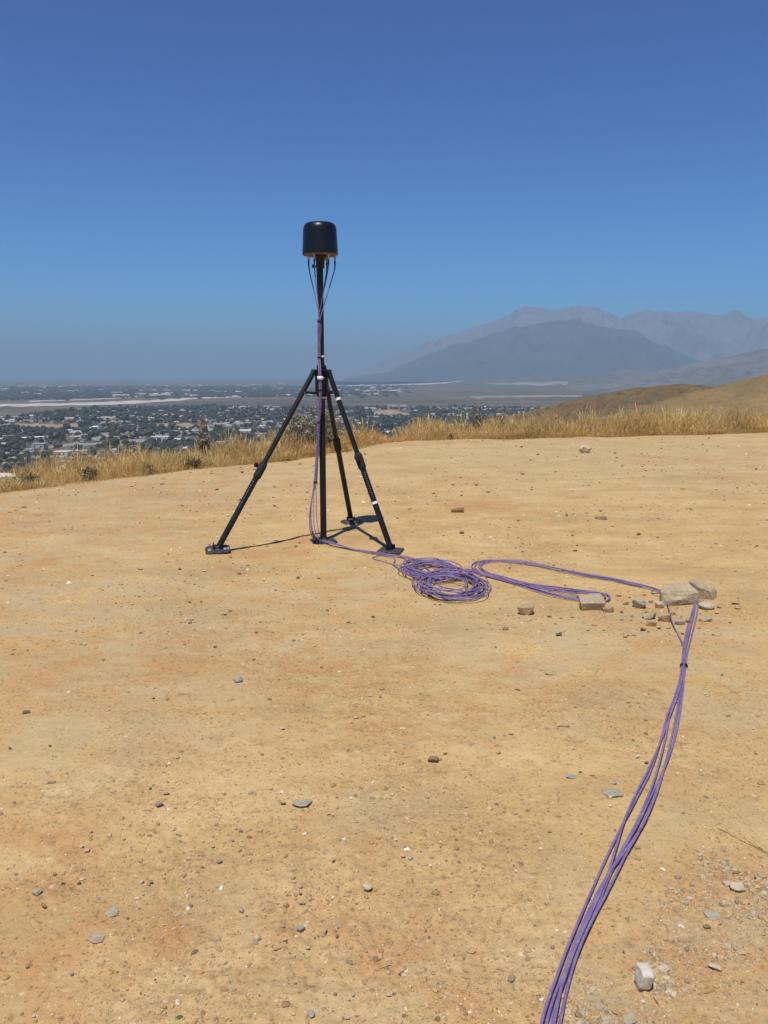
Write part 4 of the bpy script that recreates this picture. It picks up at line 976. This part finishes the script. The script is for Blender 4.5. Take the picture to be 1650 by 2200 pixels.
# ------------------------------------------------------------------ dry grass along the edge
def grass_mesh(x, y, hgt, wid, r, seed_frac=0.35, lean=0.25, tone=None):
    n = len(x); z = hill_z(x, y, False)
    az = r.uniform(0, 6.283, n); ln = np.abs(r.normal(0, lean, n)) + 0.03
    dx, dy = np.cos(az) * ln, np.sin(az) * ln
    face = r.uniform(0, 3.1416, n); sx, sy = np.cos(face), np.sin(face)
    base = np.stack([x, y, z - 0.01], -1); side = np.stack([sx, sy, sx * 0], -1)
    def pt(t, w): 
        c = base + np.stack([dx * hgt * t ** 1.8, dy * hgt * t ** 1.8, hgt * t * (1 - 0.12 * ln * t)], -1)
        return c - side * (wid * w)[:, None], c + side * (wid * w)[:, None], c
    a0, a1, _ = pt(0.0, 0.5); b0, b1, _ = pt(0.5, 0.42); c0, c1, cc = pt(0.86, 0.25); _, _, tip = pt(1.0, 0.0)
    head = r.random(n) < seed_frac
    hw = np.where(head, wid * r.uniform(1.1, 2.0, n), wid * 0.25); h0 = cc - side * hw[:, None]; h1 = cc + side * hw[:, None]
    V = np.stack([a0, a1, b0, b1, h0, h1, tip], 1).reshape(-1, 3)
    k = (np.arange(n) * 7)[:, None, None]
    Fc = (np.array([(0, 1, 3), (0, 3, 2), (2, 3, 5), (2, 5, 4), (4, 5, 6)])[None] + k).reshape(-1, 3)
    pal = np.array([(.64, .44, .16), (.57, .37, .125), (.68, .51, .24), (.46, .285, .105), (.72, .58, .33), (.38, .26, .115)])
    pr = np.array([.30, .26, .2, .11, .08, .05])
    c = pal[r.choice(6, n, p=pr)] * r.uniform(.85, 1.12, (n, 1))
    if tone is not None: c = c * tone
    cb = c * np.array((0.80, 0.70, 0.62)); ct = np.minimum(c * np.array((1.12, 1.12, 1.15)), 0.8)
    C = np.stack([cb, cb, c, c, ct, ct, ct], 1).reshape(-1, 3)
    return V, Fc, C
def grass_mat():
    m = MT('dry_grass'); c = m.attr('col', True); m.color(c).set(0.75, 0.15)
    t = m.n.new('ShaderNodeBsdfTranslucent'); m.l.new(c, t.inputs['Color'])
    x = m.n.new('ShaderNodeMixShader'); x.inputs[0].default_value = 0.25
    out = [q for q in m.n if q.type == 'OUTPUT_MATERIAL'][0]
    m.l.new(m.b.outputs[0], x.inputs[1]); m.l.new(t.outputs[0], x.inputs[2]); m.l.new(x.outputs[0], out.inputs['Surface'])
    return m.m
M_GRASS = grass_mat()
def tall_at(az):
    """how tall the dry grass stands along the edge (metres), read off the photo"""
    px = CX + np.tan(az) * F * 0.985
    return np.interp(px, [0, 120, 300, 420, 560, 700, 800, 880, 960, 1050, 1150, 1300, 1480, 1650, 1800], [.46, .50, .54, .58, .64, .68, .62, .50, .64, .66, .66, .74, .68, .64, .6])
def grass():
    r = np.random.default_rng(9); N = 260000
    az = r.uniform(-0.62, 0.62, N); R = edge_r(az)
    d = r.random(N) ** 1.5 * 5.5 - 0.25
    rr = R + d; x = rr * np.sin(az); y = rr * np.cos(az)
    e = edge_d(x, y); cl = fbm(x * 1.3, y * 1.3, 3, 120); cl2 = fbm(x * 0.35, y * 0.35, 2, 121)
    keep = (e > -0.15 + 0.25 * fbm(x * 3, y * 3, 2, 122)) & (r.random(N) < 0.64 + 1.1 * cl + 0.4 * cl2)
    keep &= r.random(N) < np.clip(R / 15.0, 0.5, 1.0)
    x, y, az, e, rr = x[keep], y[keep], az[keep], e[keep], rr[keep]; n = len(x)
    cl = fbm(x * 1.0, y * 1.0, 3, 130); 
    h = tall_at(az) * np.clip(r.normal(0.80, 0.24, n), 0.2, 1.4) * (0.90 + 0.75 * cl) * (0.30 + 0.70 * sstep(-0.25, 0.7, e))
    w = np.clip(0.00018 * rr, 0.002, 0.005)
    tone = (1.0 + 0.22 * fbm(x * 0.7, y * 0.7, 2, 133))[:, None] * np.stack([np.ones(n), 1 + 0.12 * cl2[keep], 1 + 0.2 * cl2[keep]], -1)
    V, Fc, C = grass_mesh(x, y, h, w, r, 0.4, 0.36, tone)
    tag(link('dry_grass', mesh_np('dry_grass', V, Fc, M_GRASS, False, C)), 'golden dry grass fringing the edge of the clearing', None, None, 'stuff')
    # short stubble and litter at the foot of the grass
    N = 26000; az = r.uniform(-0.6, 0.6, N); R = edge_r(az); rr = R + r.normal(0.05, 0.25, N); x = rr * np.sin(az); y = rr * np.cos(az); e = edge_d(x, y)
    k = (e > -0.5) & (r.random(N) < 0.5 + 0.8 * fbm(x * 2, y * 2, 2, 140)); x, y, rr = x[k], y[k], rr[k]; n = len(x)
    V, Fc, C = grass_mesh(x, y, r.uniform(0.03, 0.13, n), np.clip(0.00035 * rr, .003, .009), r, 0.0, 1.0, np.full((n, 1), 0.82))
    tag(link('grass_stubble', mesh_np('grass_stubble', V, Fc, M_GRASS, False, C)), 'short dry stubble at the foot of the grass', None, None, 'stuff')
grass()

# ------------------------------------------------------------------ shrubs and weeds in the grass
M_FLOWER = vcol_material('shrub_flowers', 0.9, 0.05, 40, 0.1); M_SHRUB = vcol_material('shrub_leaves', 0.8, 0.15, 40, 0.2)
def shrub(px, py_top, d, wpx, green, flower, n_stem, label, name, seed, cat, nleaf=22, heads=True):
    r = np.random.default_rng(seed)
    p = on_z(px, float(np.interp(px, [q[0] for q in EDGE_PX], [q[1] for q in EDGE_PX])), 0.0); u = unit((p[0], p[1], 0)); b = np.array((p[0] + u[0] * d, p[1] + u[1] * d)); z = float(hill_z(b[0], b[1], False)); b = np.array((b[0], b[1], z))
    s = depth_of(b) / F; W = wpx * s; Hh = float(on_y(px, py_top, b[1])[2]) - z
    root = empty(name, tuple(b)); tag(root, label, cat, None)
    SV, SF, LV, LF, LC, FV, FF, FC = [], [], [], [], [], [], [], []
    nv = 0
    for k in range(n_stem):
        a = r.uniform(0, 6.283); q = r.random() ** 0.6; top = np.array((math.cos(a) * q * W / 2, math.sin(a) * q * W / 2 * 0.8, Hh * (1 - 0.40 * q * q) * r.uniform(0.45, 1.05)))
        st = np.array((math.cos(a) * 0.05, math.sin(a) * 0.05, 0)); mid = (st + top) / 2 * np.array((0.8, 0.8, 1.15))
        path = catmull([st, mid, top], 0.12); V, Fc = tube(path, 0.004, 3); SF.append(Fc + nv); SV.append(V); nv += len(V)
        m = len(path)
        for j in range(nleaf):
            t = r.uniform(0.12, 1.0); c = path[min(m - 1, int(t * m))] + r.normal(0, 0.022, 3)
            dv = r.normal(size=3); dv[2] = abs(dv[2]) * 0.8; dv = unit(dv); sd = unit(np.cross(dv, r.normal(size=3))); L = r.uniform(0.025, 0.06); w = r.uniform(0.006, 0.011)
            i0 = len(LV) ; LV += [c - sd * w, c + sd * w, c + dv * L]; LF.append((i0, i0 + 1, i0 + 2))
            cc = np.array(green[r.integers(len(green))]) * r.uniform(0.75, 1.25); LC += [cc] * 3
        if heads and r.random() < 0.85:
            for j in range(9):
                c = top + r.normal(0, 0.028, 3); 
                for q2 in range(4):
                    n1 = unit(r.normal(size=3)); n2 = unit(np.cross(n1, r.normal(size=3))); w = r.uniform(0.008, 0.016)
                    i0 = len(FV); FV += [c - n1 * w, c + n2 * w, c + n1 * w, c - n2 * w]; FF.append((i0, i0 + 1, i0 + 2)); FF.append((i0, i0 + 2, i0 + 3))
                    cc = np.array(flower[r.integers(len(flower))]) * r.uniform(0.85, 1.1); FC += [cc] * 4
    link('stems', mesh_np('stems', np.vstack(SV), np.vstack(SF), M_TWIG, True), root)['kind'] = 'stuff'
    link('foliage', mesh_np('foliage', np.array(LV), np.array(LF), M_SHRUB, False, np.array(LC)), root)['kind'] = 'stuff'
    if FV: link('flower_heads', mesh_np('flower_heads', np.array(FV), np.array(FF), M_FLOWER, False, np.array(FC)), root)['kind'] = 'stuff'
OL = [(.16, .16, .07), (.21, .19, .085), (.12, .125, .055), (.30, .24, .11)]; DK = [(.13, .125, .06), (.19, .16, .08), (.27, .21, .10)]
CR1 = [(.50, .46, .30), (.42, .40, .24), (.56, .50, .36)]; RU = [(.42, .33, .24), (.55, .47, .36), (.33, .22, .15)]
shrub(685, 868, 0.9, 120, OL, CR1, 95, 'olive green flowering shrub directly behind the tripod mast', 'shrub', 1, 'shrub', 30)
shrub(635, 880, 1.0, 70, OL, CR1, 45, 'pale flowering shrub left of the mast', 'shrub', 2, 'shrub', 20)
shrub(440, 893, 1.2, 34, DK, RU, 26, 'lone dark seed headed shrub left of the tripod', 'shrub', 3, 'shrub', 20)
shrub(1025, 858, 0.9, 40, DK, RU, 40, 'dried seed headed shrub standing out of the right grass', 'shrub', 4, 'shrub', 14)
shrub(1075, 872, 0.8, 50, OL, CR1, 22, 'thin pale topped shrub right of the dried one', 'shrub', 5, 'shrub', 10)
shrub(55, 1016, 0.1, 84, DK, RU, 36, 'low dark weed beside the white rock at left', 'weed', 6, 'weed', 24, False)
shrub(192, 998, 0.12, 60, OL, RU, 22, 'dark weed at the foot of the left grass', 'weed', 7, 'weed', 22, False)
shrub(322, 996, 0.05, 34, OL, RU, 14, 'small dark weed at the grass foot left of centre', 'weed', 8, 'weed', 20, False)
shrub(415, 982, 0.12, 76, [(.20, .15, .065), (.13, .10, .05)], RU, 40, 'brownish weed at the grass foot below the lone shrub', 'weed', 9, 'weed', 20, False)
shrub(968, 930, 0.0, 16, DK, RU, 14, 'tiny dark weed at the foot of the right grass', 'weed', 10, 'weed', 16, False)

# ------------------------------------------------------------------ town on the plain
def blob(seed, sub=2, tall=1.0):
    r = np.random.default_rng(seed); bm = bmesh.new(); bmesh.ops.create_icosphere(bm, subdivisions=sub, radius=1.0)
    V = np.array([v.co[:] for v in bm.verts]); Fc = np.array([[v.index for v in f.verts] for f in bm.faces]); bm.free()
    n = 0.55 * fbm(V[:, 0] * 2.1 + seed * 9.1, V[:, 1] * 2.1 + V[:, 2] * 3.3, 3, 500 + seed) + 0.10 * r.normal(size=len(V))
    V = V * (1 + n)[:, None]; V[:, 2] = V[:, 2] * 0.62 * tall + 0.62 * tall; V[:, 2] = np.maximum(V[:, 2], 0.08)
    return V, Fc
M_TREE = vcol_material('town_tree_foliage', 0.95, 0.05, 0.4, 0.35)
M_HOUSE = vcol_material('town_house_paint', 0.9, 0.1, 0.5, 0.08)
def in_town(x, y):
    az = np.arctan2(x, y); r = np.hypot(x, y)
    far = 3950 + 500 * fbm(az * 6, az * 0, 3, 150) - 500 * sstep(-0.28, -0.45, az)
    return (r > 1150) & (r < far)
def px_of(x, y, z):
    dy = y * CP - (z - CAM_H) * SP; v = y * SP + (z - CAM_H) * CP
    return CX + F * x / dy, CY - F * v / dy
CLEAR = []                                   # fields and the road stay free of trees and houses
for (xa, ya, xb, yb) in [(28, 908, 170, 920), (798, 880, 882, 894), (328, 909, 452, 920), (1000, 849, 1260, 855)]: CLEAR.append((xa, ya, xb, yb))
def clear_of(qx, qy):
    m = np.zeros(len(qx), bool)
    for (xa, ya, xb, yb) in CLEAR: m |= (qx > xa) & (qx < xb) & (qy > ya) & (qy < yb)
    ry = np.interp(qx, [90, 160, 330, 420], [962, 955, 946, 942]); m |= (qx > 60) & (qx < 450) & (np.abs(qy - ry) < 5)
    return m
SKYLINE = lambda qx: np.interp(qx, [0, 150, 300, 420, 520, 640, 760, 850, 950, 1050, 1150, 1220, 1300], [990, 968, 950, 935, 915, 880, 895, 915, 900, 880, 890, 875, 840])
def town():
    r = np.random.default_rng(33)
    # houses in loose street rows
    N = 26000; az = r.uniform(-0.60, 0.40, N); rr = np.sqrt(r.uniform(1150 ** 2, 4300 ** 2, N)); x = rr * np.sin(az); y = rr * np.cos(az)
    y = np.round(y / 55) * 55 + r.normal(0, 5, N)
    dens = 0.55 + 1.1 * fbm(x * 0.0045, y * 0.0045, 3, 160)
    qx, qy = px_of(x, y, PLAIN_Z)
    k = in_town(x, y) & (r.random(N) < 0.36 * np.clip(dens, 0.1, 1.2)) & ~clear_of(qx, qy); x, y, rr, qx, qy = x[k], y[k], rr[k], qx[k], qy[k]
    vis = (qx > 5) & (qx < 1240) & (qy < SKYLINE(qx) - 2)
    order = np.argsort(np.where(vis, rr, 1e9)); near = order[:min(280, int(vis.sum()))]
    roofs = [((.52, .50, .48), 'white'), ((.30, .295, .29), 'grey'), ((.29, .22, .165), 'brown'), ((.39, .34, .285), 'tan')]; walls = [(.46, .43, .38), (.40, .355, .30), (.52, .50, .475)]
    def house(w, d, h, rh, rc_, wc):
        a, b = w / 2, d / 2; o = 0.5
        V = [(-a, -b, 0), (a, -b, 0), (a, b, 0), (-a, b, 0), (-a, -b, h), (a, -b, h), (a, b, h), (-a, b, h), (-a, 0, h + rh * .96), (a, 0, h + rh * .96),
             (-a - o, -b - o, h + .02), (a + o, -b - o, h + .02), (a + o, b + o, h + .02), (-a - o, b + o, h + .02), (-a - o, 0, h + rh), (a + o, 0, h + rh)]
        Fc = [(0, 1, 5), (0, 5, 4), (1, 2, 6), (1, 6, 5), (2, 3, 7), (2, 7, 6), (3, 0, 4), (3, 4, 7), (4, 8, 7), (5, 6, 9), (10, 11, 15), (10, 15, 14), (12, 13, 14), (12, 14, 15)]
        C = [wc] * 10 + [rc_] * 6
        return np.array(V, float), np.array(Fc), np.array(C)
    protos = {}
    for ri, (rc_, nm) in enumerate(roofs):
        for v in range(3):
            V, Fc, C = house(r.uniform(15, 26), r.uniform(9, 13), r.uniform(3, 4.5), r.uniform(1.5, 3), rc_, walls[v]); protos[(ri, v)] = (V, Fc, C, mesh_np('house', V, Fc, M_HOUSE, False, C))
    rp = np.array([.30, .30, .18, .22])
    isnear = np.zeros(len(x), bool); isnear[near] = True
    BV, BF, BC = [], [], []; nv = 0
    for i in range(len(x)):
        ri = int(r.choice(4, p=rp)); v = int(r.integers(3)); rot = (0 if r.random() < .6 else math.pi / 2) + r.normal(0, 0.12); sc = r.uniform(0.65, 1.05) * (1.9 if r.random() < 0.06 else 1)
        if isnear[i]:
            o = link('house', protos[(ri, v)][3]); o.location = (x[i], y[i], PLAIN_Z - 0.05); o.rotation_euler = (0, 0, rot); o.scale = (sc,) * 3
            nm = roofs[ri][1]; tag(o, '%s roofed house among the trees on the plain below' % nm, 'house', '%s roofed houses on the plain' % nm)
        else:
            V, Fc, C, _ = protos[(ri, v)]; c, s = math.cos(rot), math.sin(rot)
            V = np.stack([(V[:, 0] * c - V[:, 1] * s) * sc + x[i], (V[:, 0] * s + V[:, 1] * c) * sc + y[i], V[:, 2] * sc + PLAIN_Z - 0.05], -1)
            BV.append(V); BF.append(Fc + nv); BC.append(C); nv += len(V)
    tag(link('distant_houses', mesh_np('distant_houses', np.vstack(BV), np.vstack(BF), M_HOUSE, False, np.vstack(BC))), 'countless tiny houses of the town beyond', None, None, 'stuff')
    # trees
    N = 74000; az = r.uniform(-0.60, 0.42, N); rr = np.sqrt(r.uniform(1150 ** 2, 4450 ** 2, N)); x = rr * np.sin(az); y = rr * np.cos(az)
    qx, qy = px_of(x, y, PLAIN_Z); cl = fbm(x * 0.006, y * 0.006, 3, 170)
    k = in_town(x, y) & ~clear_of(qx, qy) & (r.random(N) < 0.50 + 0.9 * cl); x, y, rr, qx, qy = x[k], y[k], rr[k], qx[k], qy[k]; n = len(x)
    size = np.clip(np.exp(r.normal(math.log(3.8), 0.42, n)), 1.6, 10)
    vis = (qx > 5) & (qx < 1240) & (qy < SKYLINE(qx) - 2); big = np.where(vis, size / rr, 0); near = np.argsort(-big)[:280]
    isnear = np.zeros(n, bool); isnear[near] = True
    tones = np.array([(.042, .052, .036), (.050, .060, .040), (.060, .066, .045), (.042, .046, .040), (.080, .078, .056)])
    nb = [blob(s, 2, [1, 1.25, 0.9, 1.7, 1.1][s]) for s in range(5)]; fb = [blob(s + 10, 1, [1, 1.2, 0.9, 1.8][s]) for s in range(4)]
    pm = {}
    for s in range(5):
        for t in range(3):
            V, Fc = nb[s]; tr = MB(); tr.cyl((0, 0, 0), (0, 0, 0.5), 0.10, 0.06, 6)
            Vt = np.array(tr.v); Ft = np.array([[f[0], f[1], f[2]] for f in tr.f[:6]] + [[f[0], f[2], f[3]] for f in tr.f[:6]])
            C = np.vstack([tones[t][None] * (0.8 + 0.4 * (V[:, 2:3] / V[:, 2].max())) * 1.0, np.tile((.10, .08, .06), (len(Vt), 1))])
            V2 = V.copy(); V2[:, 2] += 0.22
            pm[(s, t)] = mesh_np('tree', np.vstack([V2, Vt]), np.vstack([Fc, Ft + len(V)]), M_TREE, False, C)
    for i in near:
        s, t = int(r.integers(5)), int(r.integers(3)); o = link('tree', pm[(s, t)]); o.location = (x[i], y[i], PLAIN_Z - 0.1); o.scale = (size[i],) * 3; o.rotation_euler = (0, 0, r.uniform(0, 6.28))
        tag(o, 'dark green tree among the houses on the plain below', 'tree', 'trees in the town on the plain')
    BV, BF, BC = [], [], []; nv = 0
    idx = np.nonzero(~isnear)[0]; which = r.integers(4, size=n); tc = tones[r.integers(5, size=n)] * r.uniform(.8, 1.25, (n, 1)); ro = r.uniform(0, 6.28, n)
    for s in range(4):
        q = idx[which[idx] == s]; V, Fc = fb[s]; m = len(q); c, sn = np.cos(ro[q])[:, None], np.sin(ro[q])[:, None]
        W = np.stack([(V[None, :, 0] * c - V[None, :, 1] * sn) * size[q, None] + x[q, None], (V[None, :, 0] * sn + V[None, :, 1] * c) * size[q, None] + y[q, None], V[None, :, 2] * size[q, None] + PLAIN_Z + 0.3], -1)
        BV.append(W.reshape(-1, 3)); BF.append((Fc[None] + (np.arange(m) * len(V))[:, None, None]).reshape(-1, 3) + nv); nv += m * len(V); BC.append(np.repeat(tc[q], len(V), 0))
    tag(link('town_trees', mesh_np('town_trees', np.vstack(BV), np.vstack(BF), M_TREE, False, np.vstack(BC))), 'dark mass of trees through the distant town', None, None, 'stuff')
    # far belt of trees and roofs beyond the riverbed
    N = 16000; az = r.uniform(-0.60, 0.10, N); rr = r.uniform(5300, 11500, N); x = rr * np.sin(az); y = rr * np.cos(az)
    k = r.random(N) < (0.55 + 1.2 * fbm(x * 0.0012, y * 0.003, 3, 180)) * sstep(0.06, -0.10, az) * sstep(5200, 6400, rr); x, y = x[k], y[k]; n = len(x); size = r.uniform(6, 15, n)
    V, Fc = fb[0]; W = V[None] * size[:, None, None] * np.array((1.6, 1, .9)) + np.stack([x, y, np.full(n, PLAIN_Z) + fan_z(x, y) + 0.3], -1)[:, None, :]
    C = np.repeat(tones[r.integers(5, size=n)] * 1.0, len(V), 0)
    tag(link('far_woods', mesh_np('far_woods', W.reshape(-1, 3), (Fc[None] + (np.arange(n) * len(V))[:, None, None]).reshape(-1, 3), M_TREE, False, C)), 'dark belt of trees beyond the riverbed', None, None, 'stuff')
    BV, BF, BC = [], [], []; nv = 0
    for i in range(240):
        a_, q = r.uniform(-0.55, 0.02), r.uniform(6000, 13500); cx, cy = q * math.sin(a_), q * math.cos(a_); V, Fc, C, _ = protos[(int(r.choice(4, p=[.6, .15, .05, .2])), int(r.integers(3)))]
        s = r.uniform(1.0, 2.6); V = V * np.array((s * 1.5, s, min(s, 2.2))) + np.array((cx, cy, PLAIN_Z + float(fan_z(cx, cy)))); BV.append(V); BF.append(Fc + nv); BC.append(C); nv += len(V)
    tag(link('far_roofs', mesh_np('far_roofs', np.vstack(BV), np.vstack(BF), M_HOUSE, False, np.vstack(BC))), 'pale roofs scattered to the horizon', None, None, 'stuff')
town()
def building(px, py, wpx, hpx, depth, wall, roof, label, yaw=0.0, flat=True, name='building'):
    p = P(px, py); s = depth_of(p) / F; w = wpx * s; h = max(hpx * s, 4.0); root = empty(name, tuple(p)); tag(root, label, 'building')
    a, b = w / 2, depth / 2; root.rotation_euler = (0, 0, yaw)
    V = np.array([(-a, -b, 0), (a, -b, 0), (a, b, 0), (-a, b, 0), (-a, -b, h), (a, -b, h), (a, b, h), (-a, b, h)], float); Fc = np.array([(0, 1, 5, 4), (1, 2, 6, 5), (2, 3, 7, 6), (3, 0, 4, 7)])
    link('wall', mesh_np('wall', V, Fc, M_HOUSE, False, np.tile(wall, (8, 1))), root)
    o = 0.8; rh = 0.8 if flat else min(5.0, depth * 0.16)
    if flat:
        V = np.array([(-a - o, -b - o, h), (a + o, -b - o, h), (a + o, b + o, h), (-a - o, b + o, h), (-a - o, -b - o, h + rh), (a + o, -b - o, h + rh), (a + o, b + o, h + rh), (-a - o, b + o, h + rh)], float); Fc = np.array([(0, 1, 5, 4), (1, 2, 6, 5), (2, 3, 7, 6), (3, 0, 4, 7), (4, 5, 6, 7), (3, 2, 1, 0)])
    else:
        V = np.array([(-a - o, -b - o, h), (a + o, -b - o, h), (a + o, b + o, h), (-a - o, b + o, h), (-a - o, 0, h + rh), (a + o, 0, h + rh)], float); Fc = np.array([(0, 1, 5, 4), (2, 3, 4, 5), (0, 4, 3, 3), (1, 2, 5, 5)]); Fc = np.array([(0, 1, 5), (0, 5, 4), (2, 3, 4), (2, 4, 5), (0, 4, 3), (1, 2, 5)])
    link('roof', mesh_np('roof', V, Fc, M_HOUSE, False, np.tile(roof, (len(V), 1))), root)
    nwin = int(max(2, w // 9))
    WV = []; WF = []
    for k in range(nwin):
        c = -a + (k + 0.5) * w / nwin; q = np.array([(c - 1.6, -b - 0.12, h * .35), (c + 1.6, -b - 0.12, h * .35), (c + 1.6, -b - 0.12, h * .75), (c - 1.6, -b - 0.12, h * .75)])
        link('window', mesh_np('window', q, np.array([(0, 1, 2, 3)]), M_HOUSE, False, np.tile((.05, .06, .07), (4, 1))), root)
WH, GY, BR, TN = (.66, .65, .62), (.36, .36, .36), (.24, .15, .09), (.45, .37, .28)
building(87, 975, 34, 5, 16, BR, WH, 'brown walled building with white roof edge below the grass')
building(136, 979, 30, 9, 30, WH, WH, 'broad white building just above the left grass')
building(86, 966, 26, 13, 22, GY, GY, 'tall grey block with pale walls above the left grass')
building(175, 934, 40, 5, 40, TN, GY, 'long grey roofed hall in the town at left', 0.1, False)
building(208, 921, 18, 4, 18, WH, WH, 'white gabled hall beside the long grey one', -0.6, False)
building(345, 942, 36, 3.5, 24, WH, WH, 'long white flat roofed shed along the road')
building(10, 962, 20, 6, 24, GY, WH, 'white roofed shed at the far left edge')
building(9, 981, 14, 4, 12, WH, WH, 'small white building lowest at the left edge')
building(82, 943, 22, 3, 14, WH, WH, 'narrow white roofed building left of the trees', 0.4, False)
building(56, 944, 20, 3, 14, WH, WH, 'thin pale roofed building at left by the trees', 0.3, False)
building(108, 941, 14, 3, 12, WH, GY, 'small pale building right of the narrow white one', 0.3, False)
building(20, 942, 24, 6, 20, WH, TN, 'pale two storey building near the left edge', 0.3)
building(843, 873, 22, 2.5, 40, WH, WH, 'bright white flat roofed store right of the tripod')
building(866, 873, 14, 2.5, 36, WH, WH, 'second white store right of the brightest one')
building(112, 910, 8, 2.5, 14, WH, WH, 'small bright white house on the dry field')
building(1030, 858, 18, 2.5, 40, TN, WH, 'pale building at the far edge of town at right')
for (px, py, w, lb) in [(1212, 803, 26, 'left half of the long white hangar row below the mountains'), (1245, 803, 24, 'right half of the long white hangar row below the mountains'), (106, 831, 14, 'bright white roof far off at left'), (458, 841, 16, 'white roof on the far river flat'), (603, 824, 12, 'white roof on the horizon left of the mast')]:
    building(px, py, w, 1.8, 120, WH, WH, lb)
for k in list(bpy.data.objects):
    if '_w' in k: del k['_w']
